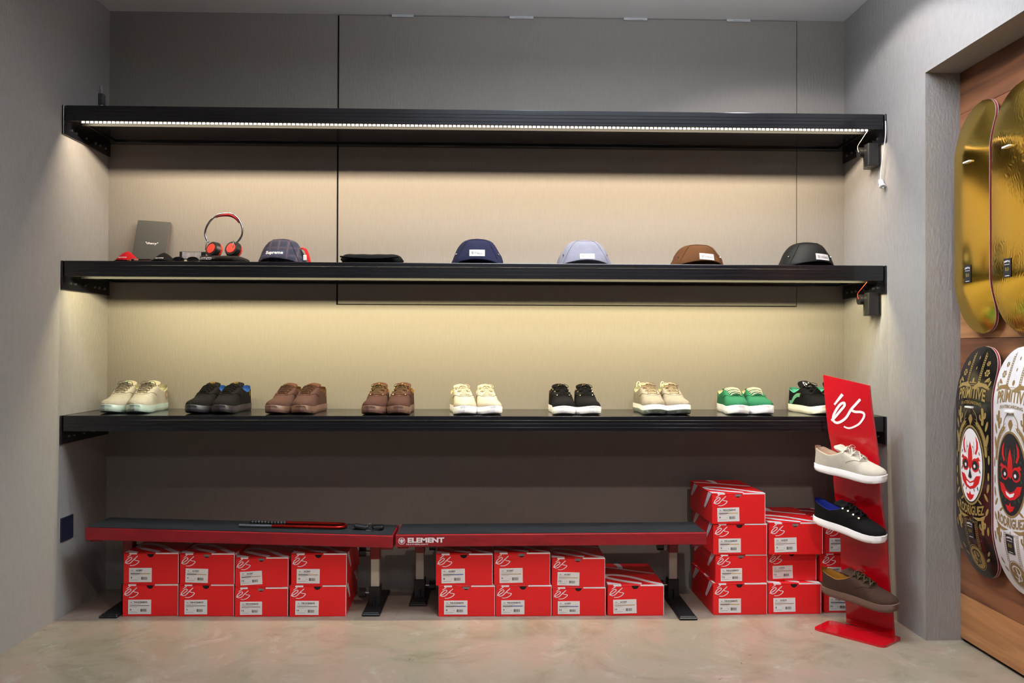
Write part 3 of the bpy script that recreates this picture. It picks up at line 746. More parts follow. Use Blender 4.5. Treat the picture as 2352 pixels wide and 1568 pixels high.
K['cream'] = dict(upper=fab('cream_canvas', (196, 184, 164)), solem=mat('white_rubber', (228, 226, 232), .4), lining=fab('cream_lining', (226, 206, 164)), lacem=fab('cream_lace', (222, 206, 172)), rows=3, tall=.98, tongue=.019,
                  seamm=fab('taupe_seam', (136, 118, 100)), eyelet=mat('cream_eyelet', (224, 206, 160), .4))
K['blackwhite'] = dict(upper=fab('black_canvas', (17, 15, 17)), solem=mat('white_rubber', (228, 226, 232), .4), lining=fab('speckled_lining', (52, 44, 34), var=.9), lacem=MATS['black_lace'], rows=3, tall=1.0, tongue=.020,
                       tlogo=[(xf2(ES2, .018, .014, -.009, -.006), 0, 1)], tmats=[MATS['gold_thread']], eyelet=mat('pale_gold', (214, 196, 130), .25, metal=1))
K['runner'] = dict(upper=fab('sand_suede', (160, 148, 132)), solem=mat('white_foam', (222, 220, 218), .5), outm=mat('grey_rubber', (120, 128, 122), .5), outsole=3, sole=.036, flare=.03, lining=fab('pale_mint_lining', (206, 206, 168)), lacem=fab('sand_lace', (150, 128, 104)), rows=4, tall=1.02, tongue=.018,
                   tonguem=fab('sand_tongue', (196, 178, 146)), pull=mat('clear_loop', (220, 216, 190), .2), seamm=fab('sand_seam', (148, 128, 104)))
K['green'] = dict(upper=fab('green_suede', (48, 118, 84)), heel2=True, upper2=fab('green_heel', (56, 124, 80)), solem=mat('white_rubber', (228, 226, 232), .4), sole=.034, lining=fab('ivory_lining', (234, 222, 184)), lacem=fab('ivory_lace', (226, 214, 190)), lacer=.0040, rows=6, tall=.90, tongue=.006,
                  tonguem=fab('green_tongue', (40, 96, 66)), bars=True, nobow=True, seamm=fab('dark_green_seam', (38, 98, 66)), tab=.006, tabm=MATS['ivory_lining'],
                  side=[([(ell2(0, 0, .014, .020), 0, 1)], [fab('brown_suede_patch', (112, 92, 74))], .08, .055, (1, -1)), ([(rect2(-.009, -.007, .009, .007, 3, 3), 0, 1), (xf2(ES2, .008, .009, -.004, -.0045), 1, 2)], [fab('pale_green_tab', (104, 166, 120)), MATS['brown_suede_patch']], .24, .068, (1, -1))])
K['mint'] = dict(upper=fab('black_soft_suede', (14, 13, 15)), solem=mat('ivory_rubber', (226, 220, 204), .4), sole=.032, lining=fab('mint_lining', (104, 206, 174)), lacem=MATS['black_lace'], rows=4, tall=1.08, tongue=.026, wide=1.08,
                 side=[([(ribbon([(-.060, -.016), (-.035, -.014), (-.016, .004), (.004, .016), (.030, .018)], .016, 6, .9, 1.0), 0, 1)], [fab('mint_stripe', (110, 178, 140))], .34, .056, (1, -1)),
                       ([(xf2(text2('SUEDE', .006, .018, .02), dx=0, dy=0), 0, 1)], [MATS['gold_thread']], .44, .080, (1, -1))],
                 tlogo=[(rect2(-.014, -.012, .014, .014, 4, 4), 0, 1), (rect2(-.011, -.008, .011, .009, 4, 4), 1, 2), (poly2([(-.009, .006), (.002, -.002), (.008, .006), (.004, -.006), (-.006, -.005)]), 0, 3)], tmats=[M_paper, M_ink], tabm=MATS['mint_lining'])
# row of shoes on the lowest shelf: (kind, left px, right px, toe y, yaw deg, words)
pairs = [('knit', 230, 386, -.318, 97, 'stone knit sneaker with pale mint sole', .103),
         ('blackblue', 427, 576, -.335, 92, 'black suede skate shoe with blue heel lining', .102),
         ('brown', 611, 749, -.348, 83, 'brown suede skate shoe with padded collar', .101),
         ('brownlow', 831, 951, -.370, 64, 'slim dark brown skate shoe with brown sole', .102),
         ('cream', 1033, 1155, -.374, 62, 'cream canvas shoe with white sole', .104),
         ('blackwhite', 1259, 1382, -.374, 62.5, 'black canvas shoe with gold eyelets and white sole', .104),
         ('runner', 1454, 1587, -.362, 75, 'sand suede running shoe with white foam sole', .106),
         ('green', 1648, 1777, -.358, 74, 'green suede shoe with ivory laces and white sole', .108),
         ('mint', 1810, 1932, -.350, 104, 'black suede shoe with mint side stripe and ivory sole', .110)]
def pxof(p):
    d = p-CAM; z = d.dot(_fw); return 1176+F*d.dot(RT)/z
for kind, a, b, ty, single, words, sep in pairs:
    P = K[kind]; L = P.get('L', .292); wd_ = P.get('wide', 1)*1.02; mid = (a+b)/2
    def outline(r):
        d = Vector((math.sin(r), -math.cos(r), 0)); q = Vector((math.cos(r), math.sin(r), 0))
        out = [d*(L*(u-.5))+q*(s_*lerp(HW, u)*wd_) for u in [k/30 for k in range(31)] for s_ in (1, -1)]
        return out, max(-v.y for v in out)
    def span(r, x):
        out, reach = outline(r); e = [pxof(Vector((x, ty+reach, Z3+.02))+v) for v in out]; return min(e), max(e), reach
    x0 = at(mid, 940, Y=ty)[0]; r = math.atan2(CAM.x-x0, -CAM.y-.3)          # facing the shopper, then turned until its width fits
    step = math.radians(.5)*(-1 if x0 < CAM.x-.2 else 1)
    for _ in range(80):
        lo, hi, reach = span(r, x0)
        if hi-lo >= single: break
        r += step
    def fit(px, side_):
        x = x0
        for _ in range(14): x += (px-span(r, x)[0 if side_ < 0 else 1])*.0017
        return x
    x1 = fit(a, -1); x2 = fit(b, 1)
    need = .1045*P.get('wide', 1)/max(.8, math.cos(r))
    if x2-x1 < need or kind == 'mint': m_ = (x1+x2)/2 if kind != 'mint' else x1+need/2; x1 = m_-need/2; x2 = m_+need/2
    for k, x in enumerate((x1, x2)):
        shoe('%s, the %s one of its pair' % (words, 'left' if k == 0 else 'right'), 'shoes on the lowest shelf', P, (x, ty+reach, Z3-.0005), r, side=-1 if k == 0 else 1, name='sneaker')

# ================================================================ red display stand with three shoes
US = Vector((.60, -.80, 0)).normalized(); NS = Vector((-.80, -.60, 0)).normalized()
P0 = Vector((3.046, -.486, 0))
st = thing('display_stand', 'tall red acrylic shoe stand with white script logo, standing by the right wall', 'display stand', (3.03, -.60, 0))
O = st.location.copy()
le = [(1890.5, 860.5), (1903, 985), (1908, 1031), (1914.7, 1090), (1921, 1162), (1928, 1230), (1933, 1298), (1942, 1388), (1943.5, 1429)]
re_ = [(1996, 885), (2008, 976), (2015, 1052), (2021, 1108), (2027, 1180), (2034, 1250), (2041, 1320), (2049, 1405), (2053, 1462)]
def resamp(l, n):
    Pn = smoothpath([(a, b, 0) for a, b in l], 8); return [Pn[round(i*(len(Pn)-1)/n)] for i in range(n+1)]
LE = resamp(le, 24); RE = resamp(re_, 24); nx = 6
V = []; Fc = []
for lay in (0, 1):
    for i, (a, b) in enumerate(zip(LE, RE)):
        pa = at_plane(a.x, a.y, P0, NS); pb = at_plane(b.x, b.y, P0, NS)
        if i == 24: pa = at(a.x, a.y, Z=.008); pb = at(b.x, b.y, Z=.008)
        for k in range(nx+1):
            f = k/nx; p = pa.lerp(pb, f)+NS*(.006*math.sin(i*.75)*(1 if i < 22 else 0))
            V.append(p-O-(NS*.011 if lay else Vector()))
n1 = 25*(nx+1)
for i in range(24):
    for k in range(nx):
        q = (i*(nx+1)+k, i*(nx+1)+k+1, (i+1)*(nx+1)+k+1, (i+1)*(nx+1)+k); Fc.append(q); Fc.append(tuple(j+n1 for j in reversed(q)))
rim = [k for k in range(nx+1)]+[i*(nx+1)+nx for i in range(1, 25)]+[24*(nx+1)+k for k in range(nx-1, -1, -1)]+[i*(nx+1) for i in range(23, 0, -1)]
for a, b in zip(rim, rim[1:]+rim[:1]): Fc.append((a, b, b+n1, a+n1))
panel = raw('panel', V, Fc, M_acr, st, smooth=40, recalc=True)
cs = [at(1867, 1441, Z=.008), at(1905, 1423, Z=.008), at(2073, 1463, Z=.008), at(2031, 1484, Z=.008)]
bm = bmesh.new(); bot = []; topv = []
cen = sum(cs, Vector())/4
pts = []
for i, c in enumerate(cs):                                   # rounded corners
    a = cs[i-1]; b = cs[(i+1) % 4]
    pts += [c+(a-c).normalized()*.018, c+(a-c).normalized()*.005+(b-c).normalized()*.005, c+(b-c).normalized()*.018]
topv = [bm.verts.new(Vector((p.x, p.y, .008))-O) for p in pts]; bot = [bm.verts.new(Vector((p.x, p.y, 0))-O) for p in pts]
bm.faces.new(topv); bm.faces.new(bot[::-1])
for i in range(len(pts)): bm.faces.new((topv[i], bot[i], bot[(i+1) % 12], topv[(i+1) % 12]))
finish('base', bm, M_acr, st)
# logo: strokes follow the pixels of the sign, laid on the panel's own plane
def pl(x, y): return at_plane(1840+x/4.75, 850+y/4.75, P0, NS)
def logo_ribbon(pts, w, t0=1, t1=1):
    q = [pl(*p) for p in pts]; xy = [((p-P0).dot(US), p.z) for p in q]; return ribbon(xy, w, 7, t0, t1)
g = [(logo_ribbon([(460, 262), (373, 375)], .0105, 1.2, .7), 0, 1),
     (logo_ribbon([(340, 548), (372, 520), (440, 440), (482, 388), (478, 356), (440, 370), (395, 430), (362, 500), (365, 550), (400, 572), (450, 556), (505, 510), (555, 430), (605, 372), (655, 315)], .0098), 0, 1),
     (logo_ribbon([(560, 435), (600, 452), (665, 455), (697, 475), (690, 520), (640, 585), (570, 622), (520, 630), (475, 612)], .0090, 1.1, .7), 0, 1)]
tree_v = [v.co.copy() for v in panel.data.vertices]
wrap('logo', g, P0-O+NS*.08, US, (0, 0, 1), -NS, [M_print], st, [panel], off=.0015)
def mount(hp, tp, kind, label, off=.066):
    Pp = P0+NS*off; h = at_plane(hp[0], hp[1], Pp, NS); tt = at_plane(tp[0], tp[1], Pp, NS)
    d = (tt-h).normalized(); Lr = (tt-h).length
    x = NS*-1; z = (d.cross(x))*1
    if z.z < 0: z = -z
    y = -d; x = y.cross(z)
    z = (z*math.cos(.10)-x*math.sin(.10)*0+NS*math.sin(.10)).normalized()      # tipped a little so the top shows
    x = y.cross(z).normalized()
    Mx = Matrix((x, y, z)).transposed().to_4x4(); Mx.translation = (h+tt)/2
    P = dict(K[kind]); P['L'] = Lr*1.0
    shoe(label, 'shoes on the red stand', P, matrix=Mx, side=-1, name='sneaker')
    for k, f in enumerate((.28, .62)):
        b = h+(tt-h)*f-z*.004-O; bm = bmesh.new()
        tube(bm, [b-NS*(off+.004), b-NS*.01, b+NS*.018, b+NS*.026+z*.004], .0042, 8)
        finish('peg', bm, M_acr, st, smooth=50)
K['cream3'] = dict(K['cream']); K['cream3'].update(upper=fab('pale_stone_canvas', (204, 196, 184)), lining=fab('peach_lining', (222, 190, 168)), lacem=fab('pale_lace', (206, 196, 186)), seamm=fab('pale_seam', (176, 162, 148)), rows=3, tall=.98, sole=.030, tongue=.016)
K['black3'] = dict(K['blackwhite']); K['black3'].update(lining=fab('royal_blue_lining', (34, 48, 150)), tall=.98, tongue=.014, tlogo=None, rows=4)
K['brown3'] = dict(K['brownlow']); K['brown3'].update(upper=fab('umber_suede', (70, 50, 42)), tonguem=fab('umber_suede_tongue', (66, 48, 38)), solem=mat('umber_rubber', (92, 70, 62), .45), lining=fab('ochre_leather', (176, 122, 48), rough=.5), lacem=fab('umber_lace', (74, 62, 44)), tall=.98, tongue=.016, tlogo=None, rows=4, eyelet=None)
mount((1873, 1076), (2037, 1114), 'cream3', 'pale stone canvas shoe with white sole, topmost on the red stand')
mount((1870, 1195), (2035, 1252), 'black3', 'black canvas shoe with blue lining and white sole, middle of the red stand')
mount((1890, 1356), (2065, 1409), 'brown3', 'dark brown suede shoe with ochre lining, lowest on the red stand')

# ================================================================ caps and goods on the middle shelf
def cap(label, xpx0, xpx1, ytop, ydepth, m, sticker=None, group='caps on the middle shelf', rz=0, front=True, rivet=True, crease=1, text=None):
    x0 = at(xpx0, 603, Y=ydepth)[0]; x1 = at(xpx1, 603, Y=ydepth)[0]; w = (x1-x0)/2
    zt = at((xpx0+xpx1)/2, ytop, Y=ydepth)[2]; h = zt-Z2
    t = thing('cap', label, 'cap', ((x0+x1)/2, ydepth, Z2), rz, group)
    prof = [(0, 1.0), (.08, .985), (.20, .945), (.34, .89), (.48, .825), (.62, .745), (.74, .67), (.85, .575), (.925, .46), (.97, .31), (.995, .15), (1, 0)]
    V = []; Fc = []; n = 48
    for zf, k in prof:
        for j in range(n):
            a = 2*PI*j/n; ex = .86; cxx = abs(math.cos(a))**ex*(1 if math.cos(a) >= 0 else -1); sy = abs(math.sin(a))**ex*(1 if math.sin(a) >= 0 else -1)
            wob = 1+.016*math.sin(5*a+zf*11+xpx0)*(1-zf)+.014*math.sin(3*a-zf*9+xpx0)+.007*math.sin(11*a+zf*17+xpx0)
            yv = sy*.098*k*wob; zz = h*zf
            if sy < -.3: zz += -.006*math.sin(zf*PI)*0; yv -= crease*.006*math.sin(min(1, zf*2.6)*PI)*(-sy-.3)*math.cos(cxx*1.2)
            V.append((w*cxx*k*wob, yv, zz+.002*math.sin(4*a+2)*(1-zf)*zf*4))
    for r in range(len(prof)-1):
        for j in range(n): Fc.append((r*n+j, r*n+(j+1) % n, (r+1)*n+(j+1) % n, (r+1)*n+j))
    cr = raw('crown', V, Fc, m, t, smooth=70)
    # seams of the front panel
    def onc(zf, a):
        k = lerp(prof, zf); ex = .86; cxx = abs(math.cos(a))**ex*(1 if math.cos(a) >= 0 else -1); sy = abs(math.sin(a))**ex*(1 if math.sin(a) >= 0 else -1)
        return Vector((w*cxx*k*1.01, sy*.098*k*1.02, h*zf+.001))
    bm = bmesh.new()
    for s in (-1, 1):
        tube(bm, [onc(z, -PI/2+s*(.92-.25*z)) for z in [i/8*.92 for i in range(9)]], .0009, 5)
    tube(bm, [onc(.92, -PI/2+s*.69) for s in [i/4-1 for i in range(9)]], .0009, 5)
    finish('seam', bm, m, t, smooth=60)
    # short curved brim towards the shopper
    V = []; Fc = []; nb_ = 18
    for lay in (0, 1):
        for i in range(nb_+1):
            a = -PI*(.12+.76*i/nb_); c = math.cos(a); s = math.sin(a)
            arch = .016*(1-c*c)
            for f in (0, .5, 1):
                V.append((w*.92*c*(1+.02*f), .092*s-.050*f*(abs(s)**1.4), .0025+arch*(.75+.25*f)+(.0026 if lay else 0)))
    for lay in (0, 1):
        for i in range(nb_):
            for f in (0, 1):
                o = lay*(nb_+1)*3; q = (o+i*3+f, o+i*3+f+1, o+(i+1)*3+f+1, o+(i+1)*3+f); Fc.append(q if lay else q[::-1])
    for i in range(nb_): o = (nb_+1)*3; Fc.append((i*3+2, (i+1)*3+2, (i+1)*3+2+o, i*3+2+o))
    raw('brim', V, Fc, m, t, smooth=60, recalc=True)
    bm = bmesh.new()
    if rivet:
        for s in (-1, 1):
            p = onc(.40, -PI/2+s*1.05); nr = Vector((s*.8, -.6, .2)).normalized(); R = nr.to_track_quat('Z', 'Y').to_matrix().to_4x4(); R.translation = p+nr*.001
            bmesh.ops.create_cone(bm, cap_ends=True, segments=12, radius1=.0040, radius2=.0034, depth=.003, matrix=R)
        finish('eyelet', bm, M_chrome, t)
    else: bm.free()
    if sticker:
        sx, sz, sw, sh, rot = sticker; sz += .002
        g = [(xf2(rect2(-sw/2, -sh/2, sw/2, sh/2, 8, 4), rot=rot), 0, 1.5),
             (xf2(text2('Hélas', sh*.46, sw*.56, .01), dx=sw*.13, dy=0, rot=rot), 1, 2.5)]
        for k in range(5):
            a = 2*PI*k/5+.3; g.append((xf2(ell2(-sw*.30+.0035*math.cos(a), .001+.0035*math.sin(a), .0026, .0020, 8), rot=rot), 1, 2.5))
        g.append((xf2(ribbon([(-sw*.30, -.0010), (-sw*.295, -.0085)], .0012), rot=rot), 1, 2.5))
        wrap('label', g, (sx, -.3, sz), (1, 0, 0), (0, 0, 1), (0, 1, 0), [mat('cap_label', (172, 168, 172), .8), M_inkg], t, [cr], off=.0010)
    if text:
        g = [(xf2(rect2(-.042, -.0125, .042, .0125, 10, 4)), 1, 1.0), (text2('Supreme', .017, .072, .03), 0, 2.2)]
        wrap('label', g, (text[0], -.3, text[1]), (1, 0, 0), (0, 0, 1), (0, 1, 0), [M_print, mat('navy_patch', (38, 40, 70), .8)], t, [cr], off=.0010)
    return t
YC = -.235
cap('dark navy camp cap with white label and a gap under its brim', 1035, 1158, 549, YC, fab('navy_twill', (28, 30, 58)), (.0, .047, .062, .027, 0))
cap('pale lilac grey camp cap with white label', 1277, 1405, 552, YC, fab('lilac_twill', (124, 124, 142)), (.004, .036, .060, .022, 0))
cap('rust brown camp cap with white label', 1538, 1661, 562, YC, fab('rust_twill', (84, 52, 28)), (.022, .038, .062, .026, -.06))
cap('black leather camp cap with white label', 1789, 1911, 557, YC, mat('black_leather', (12, 12, 14), .6, spec=.2, bump=.2, bscale=60), (.040, .040, .062, .026, -.06))
sc = cap('large navy plaid cap with white lettering and red strap', 594, 706, 549, YC, plaid_mat(), None, crease=1.4, rivet=False, text=(-.014, .044))
bm = bmesh.new()
tube(bm, smoothpath([(.083, -.02, .070), (.097, -.03, .064), (.108, -.035, .042), (.114, -.035, .018), (.117, -.03, .003)], 4), .009, 8, flat=.45)
finish('strap', bm, fab('red_strap', (196, 34, 34)), sc, smooth=60)
bm = bmesh.new(); bx(bm, .094, .107, -.052, -.049, .018, .040, .001); finish('tag', bm, M_paper, sc)

def cloth(name, label, cat, a, b, yt, yd, m, round_=.4, n=26, dp=.09, sag=.0):
    x0 = at(a, 603, Y=yd)[0]; x1 = at(b, 603, Y=yd)[0]; h = at(a, yt, Y=yd)[2]-Z2; w = (x1-x0)/2
    V = []; Fc = []; mseg = 20
    for i in range(n+1):
        f = -1+2*i/n; e = (1-abs(f)**7)**.5 if abs(f) < 1 else 0.02
        for j in range(mseg):
            q = 2*PI*j/mseg; c, s = math.cos(q), math.sin(q)
            zz = h/2+h/2*(abs(s)**.6)*(1 if s > 0 else -1)*max(e, .05)
            if s > 0: zz -= sag*(1-f*f)
            V.append((w*f, dp*(abs(c)**.7)*(1 if c > 0 else -1)*(.75+.25*e)*max(e, .5), max(zz, .0003)+.0006*math.sin(f*13+q*2)*(s > 0)))
    for i in range(n):
        for j in range(mseg): Fc.append((i*mseg+j, i*mseg+(j+1) % mseg, (i+1)*mseg+(j+1) % mseg, (i+1)*mseg+j))
    Fc.append(tuple(range(mseg))); Fc.append(tuple(range(n*mseg, (n+1)*mseg))[::-1])
    t = thing(name, label, cat, ((x0+x1)/2, yd, Z2))
    body = raw('knit_body', V, Fc, m, t, smooth=60, recalc=True); return t, h, w, body
M_beanie = fab('black_rib_knit', (14, 13, 16), bump=.6, bscale=90)
t, h, w, body = cloth('beanie', 'folded black knit beanie lying flat beside the tall wall joint', 'beanie', 785, 926, 584, -.25, M_beanie, sag=.003)
bm = bmesh.new(); tube(bm, smoothpath([(-w*.93, -.086, h*.62), (-w*.5, -.092, h*.50), (0, -.093, h*.46), (w*.5, -.092, h*.50), (w*.93, -.086, h*.62)], 5), .0035, 6)
finish('fold', bm, M_beanie, t, smooth=60)
t, h, w, body = cloth('beanie', 'folded charcoal beanie with white lettering, under the headphones', 'beanie', 466, 568, 590, -.26, fab('charcoal_knit', (46, 40, 40)), dp=.10)
g = [(xf2(rect2(-.040, -.009, .040, .009, 6, 2)), 1, 1), (text2('UNDEFEATED', .010, .058, .045, shear=.25), 0, 2.5)]
wrap('label', g, (-w+.040, -.3, h*.46), (1, 0, 0), (0, 0, 1), (0, 1, 0), [M_print, M_ink], t, [body], off=.0012)
HB = h
# headphones standing on the folded beanie
hx0 = at(468, 560, Y=-.27)[0]; hx1 = at(558, 560, Y=-.27)[0]; hc = (hx0+hx1)/2
hz = Z2+HB
t = thing('headphones', 'red and black headphones with chrome band standing on the charcoal beanie', 'headphones', (hc, -.27, hz-.002))
def hp(x, y): p = at(x, y, Y=-.27); return Vector((p.x-hc, 0, p.z-(hz-.002)))
bandp = [hp(479, 556), hp(473, 546), hp(471, 534), hp(475, 520), hp(484, 506), hp(497, 495), hp(513, 490.5), hp(530, 491), hp(543, 498), hp(552, 510), hp(556.5, 524), hp(556, 538), hp(550, 550), hp(541, 558)]
bm = bmesh.new(); sm = smoothpath(bandp, 5); tube(bm, sm, .0042, 8); finish('headband', bm, mat('dark_chrome', (150, 150, 155), .15, metal=1), t, smooth=60)
bm = bmesh.new(); cc = hp(514, 538); pad = [p+(cc-p).normalized()*.0062 for p in sm[24:46]]; tube(bm, [p+Vector((0, 0, 0)) for p in pad], [.002+.0045*math.sin(PI*i/(len(pad)-1)) for i in range(len(pad))], 8); finish('head_pad', bm, fab('red_pad', (170, 38, 42), rough=.6), t, smooth=60)
M_hred = mat('coral_red_plastic', (226, 66, 52), .4)
for (px, py, dx) in ((489, 573, .35), (534, 572, .30)):
    c = hp(px, py); ax = Vector((-.55*1, -1, .35) if px < 500 else (-.35, -1, .35)).normalized()
    R = ax.to_track_quat('Z', 'Y').to_matrix().to_4x4(); c2 = c.copy(); c2.z = max(c2.z, .030)
    def ring(nm, r1, r2, d0, d1, m):
        bm = bmesh.new(); T = R.copy(); T.translation = c2+ax*((d0+d1)/2)
        bmesh.ops.create_cone(bm, cap_ends=True, segments=32, radius1=r1, radius2=r2, depth=d1-d0, matrix=T)
        bmesh.ops.bevel(bm, geom=[e for e in bm.edges if len(e.link_faces) == 2 and abs(e.calc_face_angle(0)) > .6], offset=.0018, segments=2, affect='EDGES')
        return finish(nm, bm, m, t, smooth=40)
    ring('ear_cushion', .033, .035, -.022, -.010, M_hred); ring('ear_cup', .036, .030, -.010, .010, M_blackp); ring('ear_disc', .021, .021, .010, .0125, M_hred)
    bm = bmesh.new(); T = R.copy(); T.translation = c2+ax*.0125; up_ = (R @ Vector((0, 1, 0)))
    tube(bm, [c2+ax*.013+Vector((-.014 if px < 500 else .012, 0, .030)), c2+ax*.015+Vector((-.016 if px < 500 else .012, 0, .012)), c2+ax*.015+Vector((-.019 if px < 500 else .010, 0, -.008))], .0022, 6)
    finish('yoke', bm, M_chrome, t, smooth=60)
# grey case with a word on it
ca = at(301.5, 600, Y=-.075); cb = at(375, 600, Y=-.075); ct = at(305, 507, Y=-.02); ctr = at(383, 507, Y=-.02)
w = .139; hgt = ct.z-Z2+.004
t = thing('dvd_case', 'dark grey case with the white word cherry leaning on the back wall', 'case', (at(338, 600, Y=-.07).x, -.075, Z2)); t.rotation_euler = (-math.radians(15), 0, math.radians(2))
t.rotation_euler = (-.24, .055, .03)
bm = bmesh.new(); bx(bm, -w/2, w/2, 0, .013, .002, hgt*1.0+.002, .0015); finish('cover', bm, mat('charcoal_sleeve', (54, 55, 54), .6, var=.05), t)
bm = bmesh.new(); bx(bm, -w/2+.002, w/2+.0015, .003, .010, .004, hgt-.001); finish('spine', bm, mat('mauve_edge', (104, 80, 80), .6), t)
flat('title', [(text2('"cherry"', .013, .053, .02, shear=.18), 0, 1)], (.004, 0, hgt*.53), (1, 0, 0), (0, 0, 1), [M_print], t, nrm=(0, -1, 0))
# little peaked hats
def minicap(label, a, b, yt, m, text):
    x0 = at(a, 603, Y=-.33)[0]; x1 = at(b, 603, Y=-.33)[0]; w = (x1-x0)/2; h = at((a+b)/2, yt, Y=-.33)[2]-Z2
    t = thing('small_cap', label, 'cap', ((x0+x1)/2, -.33, Z2)); V = []; Fc = []; n = 28
    pr = [(0, 1), (.3, .86), (.55, .66), (.75, .44), (.9, .24), (1, .0)]
    for zf, k in pr:
        for j in range(n):
            q = 2*PI*j/n; V.append((w*k*math.cos(q)+w*.08*zf, .036*k*math.sin(q)*(1.1 if math.sin(q) < 0 else 1), h*zf+.0008*math.sin(3*q)*(1-zf)))
    for r in range(len(pr)-1):
        for j in range(n): Fc.append((r*n+j, r*n+(j+1) % n, (r+1)*n+(j+1) % n, (r+1)*n+j))
    c = raw('crown', V, Fc, m, t, smooth=50)
    V = []; Fc = []
    for i in range(13):
        q = -PI*(.1+.8*i/12); V += [(w*.9*math.cos(q), .034*math.sin(q), .003), (w*.95*math.cos(q), .034*math.sin(q)-.020*abs(math.sin(q)), .0025+.004*abs(math.sin(q)))]
    raw('brim', V, [(2*i, 2*i+1, 2*i+3, 2*i+2) for i in range(12)], m, t, smooth=60)
    wrap('lettering', [(text2('Supreme', .0065, .036, .02, shear=.2), 0, 1)], (-w*.12, -.2, h*.40), (1, 0, 0), (0, 0, 1), (0, 1, 0), [M_print], t, [c])
    return t
minicap('small bright red peaked cap at the left end of the middle shelf', 264, 318, 577, fab('scarlet_cloth', (190, 24, 34)), 1)
minicap('small black peaked cap in front of the grey case', 348, 402, 580, fab('black_cloth', (24, 22, 24)), 1)
# folded leather pouch between the two small caps
def at2(px, y): return at(px, 600, Y=y).x
t = thing('leather_pouch', 'flat brown leather pouch between the small red and black caps', 'pouch', (at2(332, -.34), -.34, Z2))
bm = bmesh.new(); bx(bm, -.036, .034, -.03, .03, 0, .008, .003, seg=2); finish('body', bm, mat('brown_leather', (84, 56, 42), .4, bump=.1, bscale=80), t)
bm = bmesh.new(); bx(bm, -.030, .034, -.031, .02, .0075, .0115, .002, seg=2); finish('flap', bm, mat('dark_leather', (52, 36, 32), .35), t)
bm = bmesh.new(); bx(bm, -.028, -.012, -.0335, -.030, .004, .010, .001); finish('clasp', bm, mat('coral_tag', (216, 140, 120), .4), t)
t = thing('key_charm', 'small black and gold beaded charm in front of the red cap', 'charm', (at2(297, -.36), -.365, Z2))
bm = bmesh.new()
for k in range(6): bmesh.ops.create_icosphere(bm, subdivisions=1, radius=.0038, matrix=Matrix.Translation((-.018+k*.008, .003*math.sin(k*2), .0038)))
finish('beads', bm, mat('gilt', (220, 205, 150), .3, metal=1), t, smooth=60)
bm = bmesh.new(); bx(bm, .010, .030, -.006, .006, 0, .013, .003); finish('charm_body', bm, M_blackp, t)
# picture phone standing up behind the sunglasses
t = thing('phone', 'black phone with grey lit picture standing on its long side', 'phone', (at2(441, -.24), -.24, Z2)); t.rotation_euler = (-.12, 0, .05)
pw = .053; ph = .060
bm = bmesh.new(); bx(bm, -pw, pw, 0, .008, .0005, ph, .004, seg=2); finish('body', bm, M_blackp, t)
bm = bmesh.new(); bx(bm, -pw+.012, pw-.018, -.0006, .002, .008, ph-.005); finish('screen', bm, mat('grey_screen', (150, 146, 150), .25, var=.55, vscale=22), t)
t = thing('sunglasses', 'black folded sunglasses with gold arms in front of the phone', 'sunglasses', (at2(425, -.355), -.35, Z2))
for s in (-1, 1):
    bm = bmesh.new(); V = [(s*.028+.022*math.cos(q), -.001*math.cos(q), .011+.010*math.sin(q)) for q in [2*PI*k/20 for k in range(21)]]
    tube(bm, V, .0022, 6); finish('rim', bm, M_blackp, t, smooth=60)
    bm = bmesh.new(); cyl(bm, (s*.028, 0, .011), .0195, .0012, 'Y', 20)
    for v in bm.verts: v.co.z = .011+(v.co.z-.011)*.45
    finish('lens', bm, mat('dark_lens', (22, 20, 24), .08), t)
    bm = bmesh.new(); tube(bm, [(s*.050, 0, .012), (s*.050, .012, .010), (s*-.01, .016+.004*s, .006), (s*-.045, .018+.004*s, .003)], .0018, 6); finish('temple', bm, mat('gilt', (220, 205, 150), .3, metal=1), t, smooth=60)
bm = bmesh.new(); tube(bm, [(-.008, 0, .013), (0, -.001, .015), (.008, 0, .013)], .0018, 6); finish('bridge', bm, M_blackp, t, smooth=60)

# ================================================================ things on the left bench
def bz(x): return .352+(x-.104)/(1.294-.104)*(.322-.352)+.0022
lx = at(555, 1200, Y=-.31).x; rx = at(795, 1205, Y=-.31).x
t = thing('shackle_lock', 'red and silver U shaped shackle lock lying on the left bench', 'lock', ((lx+rx)/2, -.31, bz((lx+rx)/2))); wd = (rx-lx)/2; t.rotation_euler = (0, math.atan((.352-.322)/1.19), 0)
cyy = .034; x_end = wd-.034
bm = bmesh.new()
U = [(-wd*.38, -cyy, .009)]+[(x_end+.034*math.sin(q), -cyy*math.cos(q), .009) for q in [PI*k/10 for k in range(11)]]+[(-wd*.20, cyy, .009)]
tube(bm, U, .0062, 10); finish('shackle', bm, mat('metallic_red', (176, 30, 22), .22, metal=.7), t, smooth=60)
bm = bmesh.new(); tube(bm, [(-wd, -cyy, .009), (-wd*.38, -cyy, .009)], .0056, 10); finish('front_arm', bm, mat('grey_steel', (150, 155, 165), .35, metal=.8), t, smooth=60)
bm = bmesh.new()
for k in range(22):
    xx = -wd*.88+(-wd*.2+wd*.88)*k/22; q = [(xx, cyy, .009), (xx+(wd*.68)/22, cyy, .009)]
    tube(bm, q, 0.0062 if k % 2 else .0048, 8, mi=k % 2)
finish('notched_arm', bm, [M_blackp, MATS['grey_steel']], t)
kx = at(850, 1200, Y=-.33).x
t = thing('car_keys', 'black car key fob and keys on a ring on the left bench', 'keys', (kx, -.33, bz(kx)))
bm = bmesh.new(); bx(bm, -.062, -.010, -.016, .016, 0, .018, .006, seg=2)
for v in bm.verts: v.co.z += max(0, -v.co.x-.03)*.25
o_ = finish('key_case', bm, mat('black_vinyl', (34, 34, 38), .5), t)
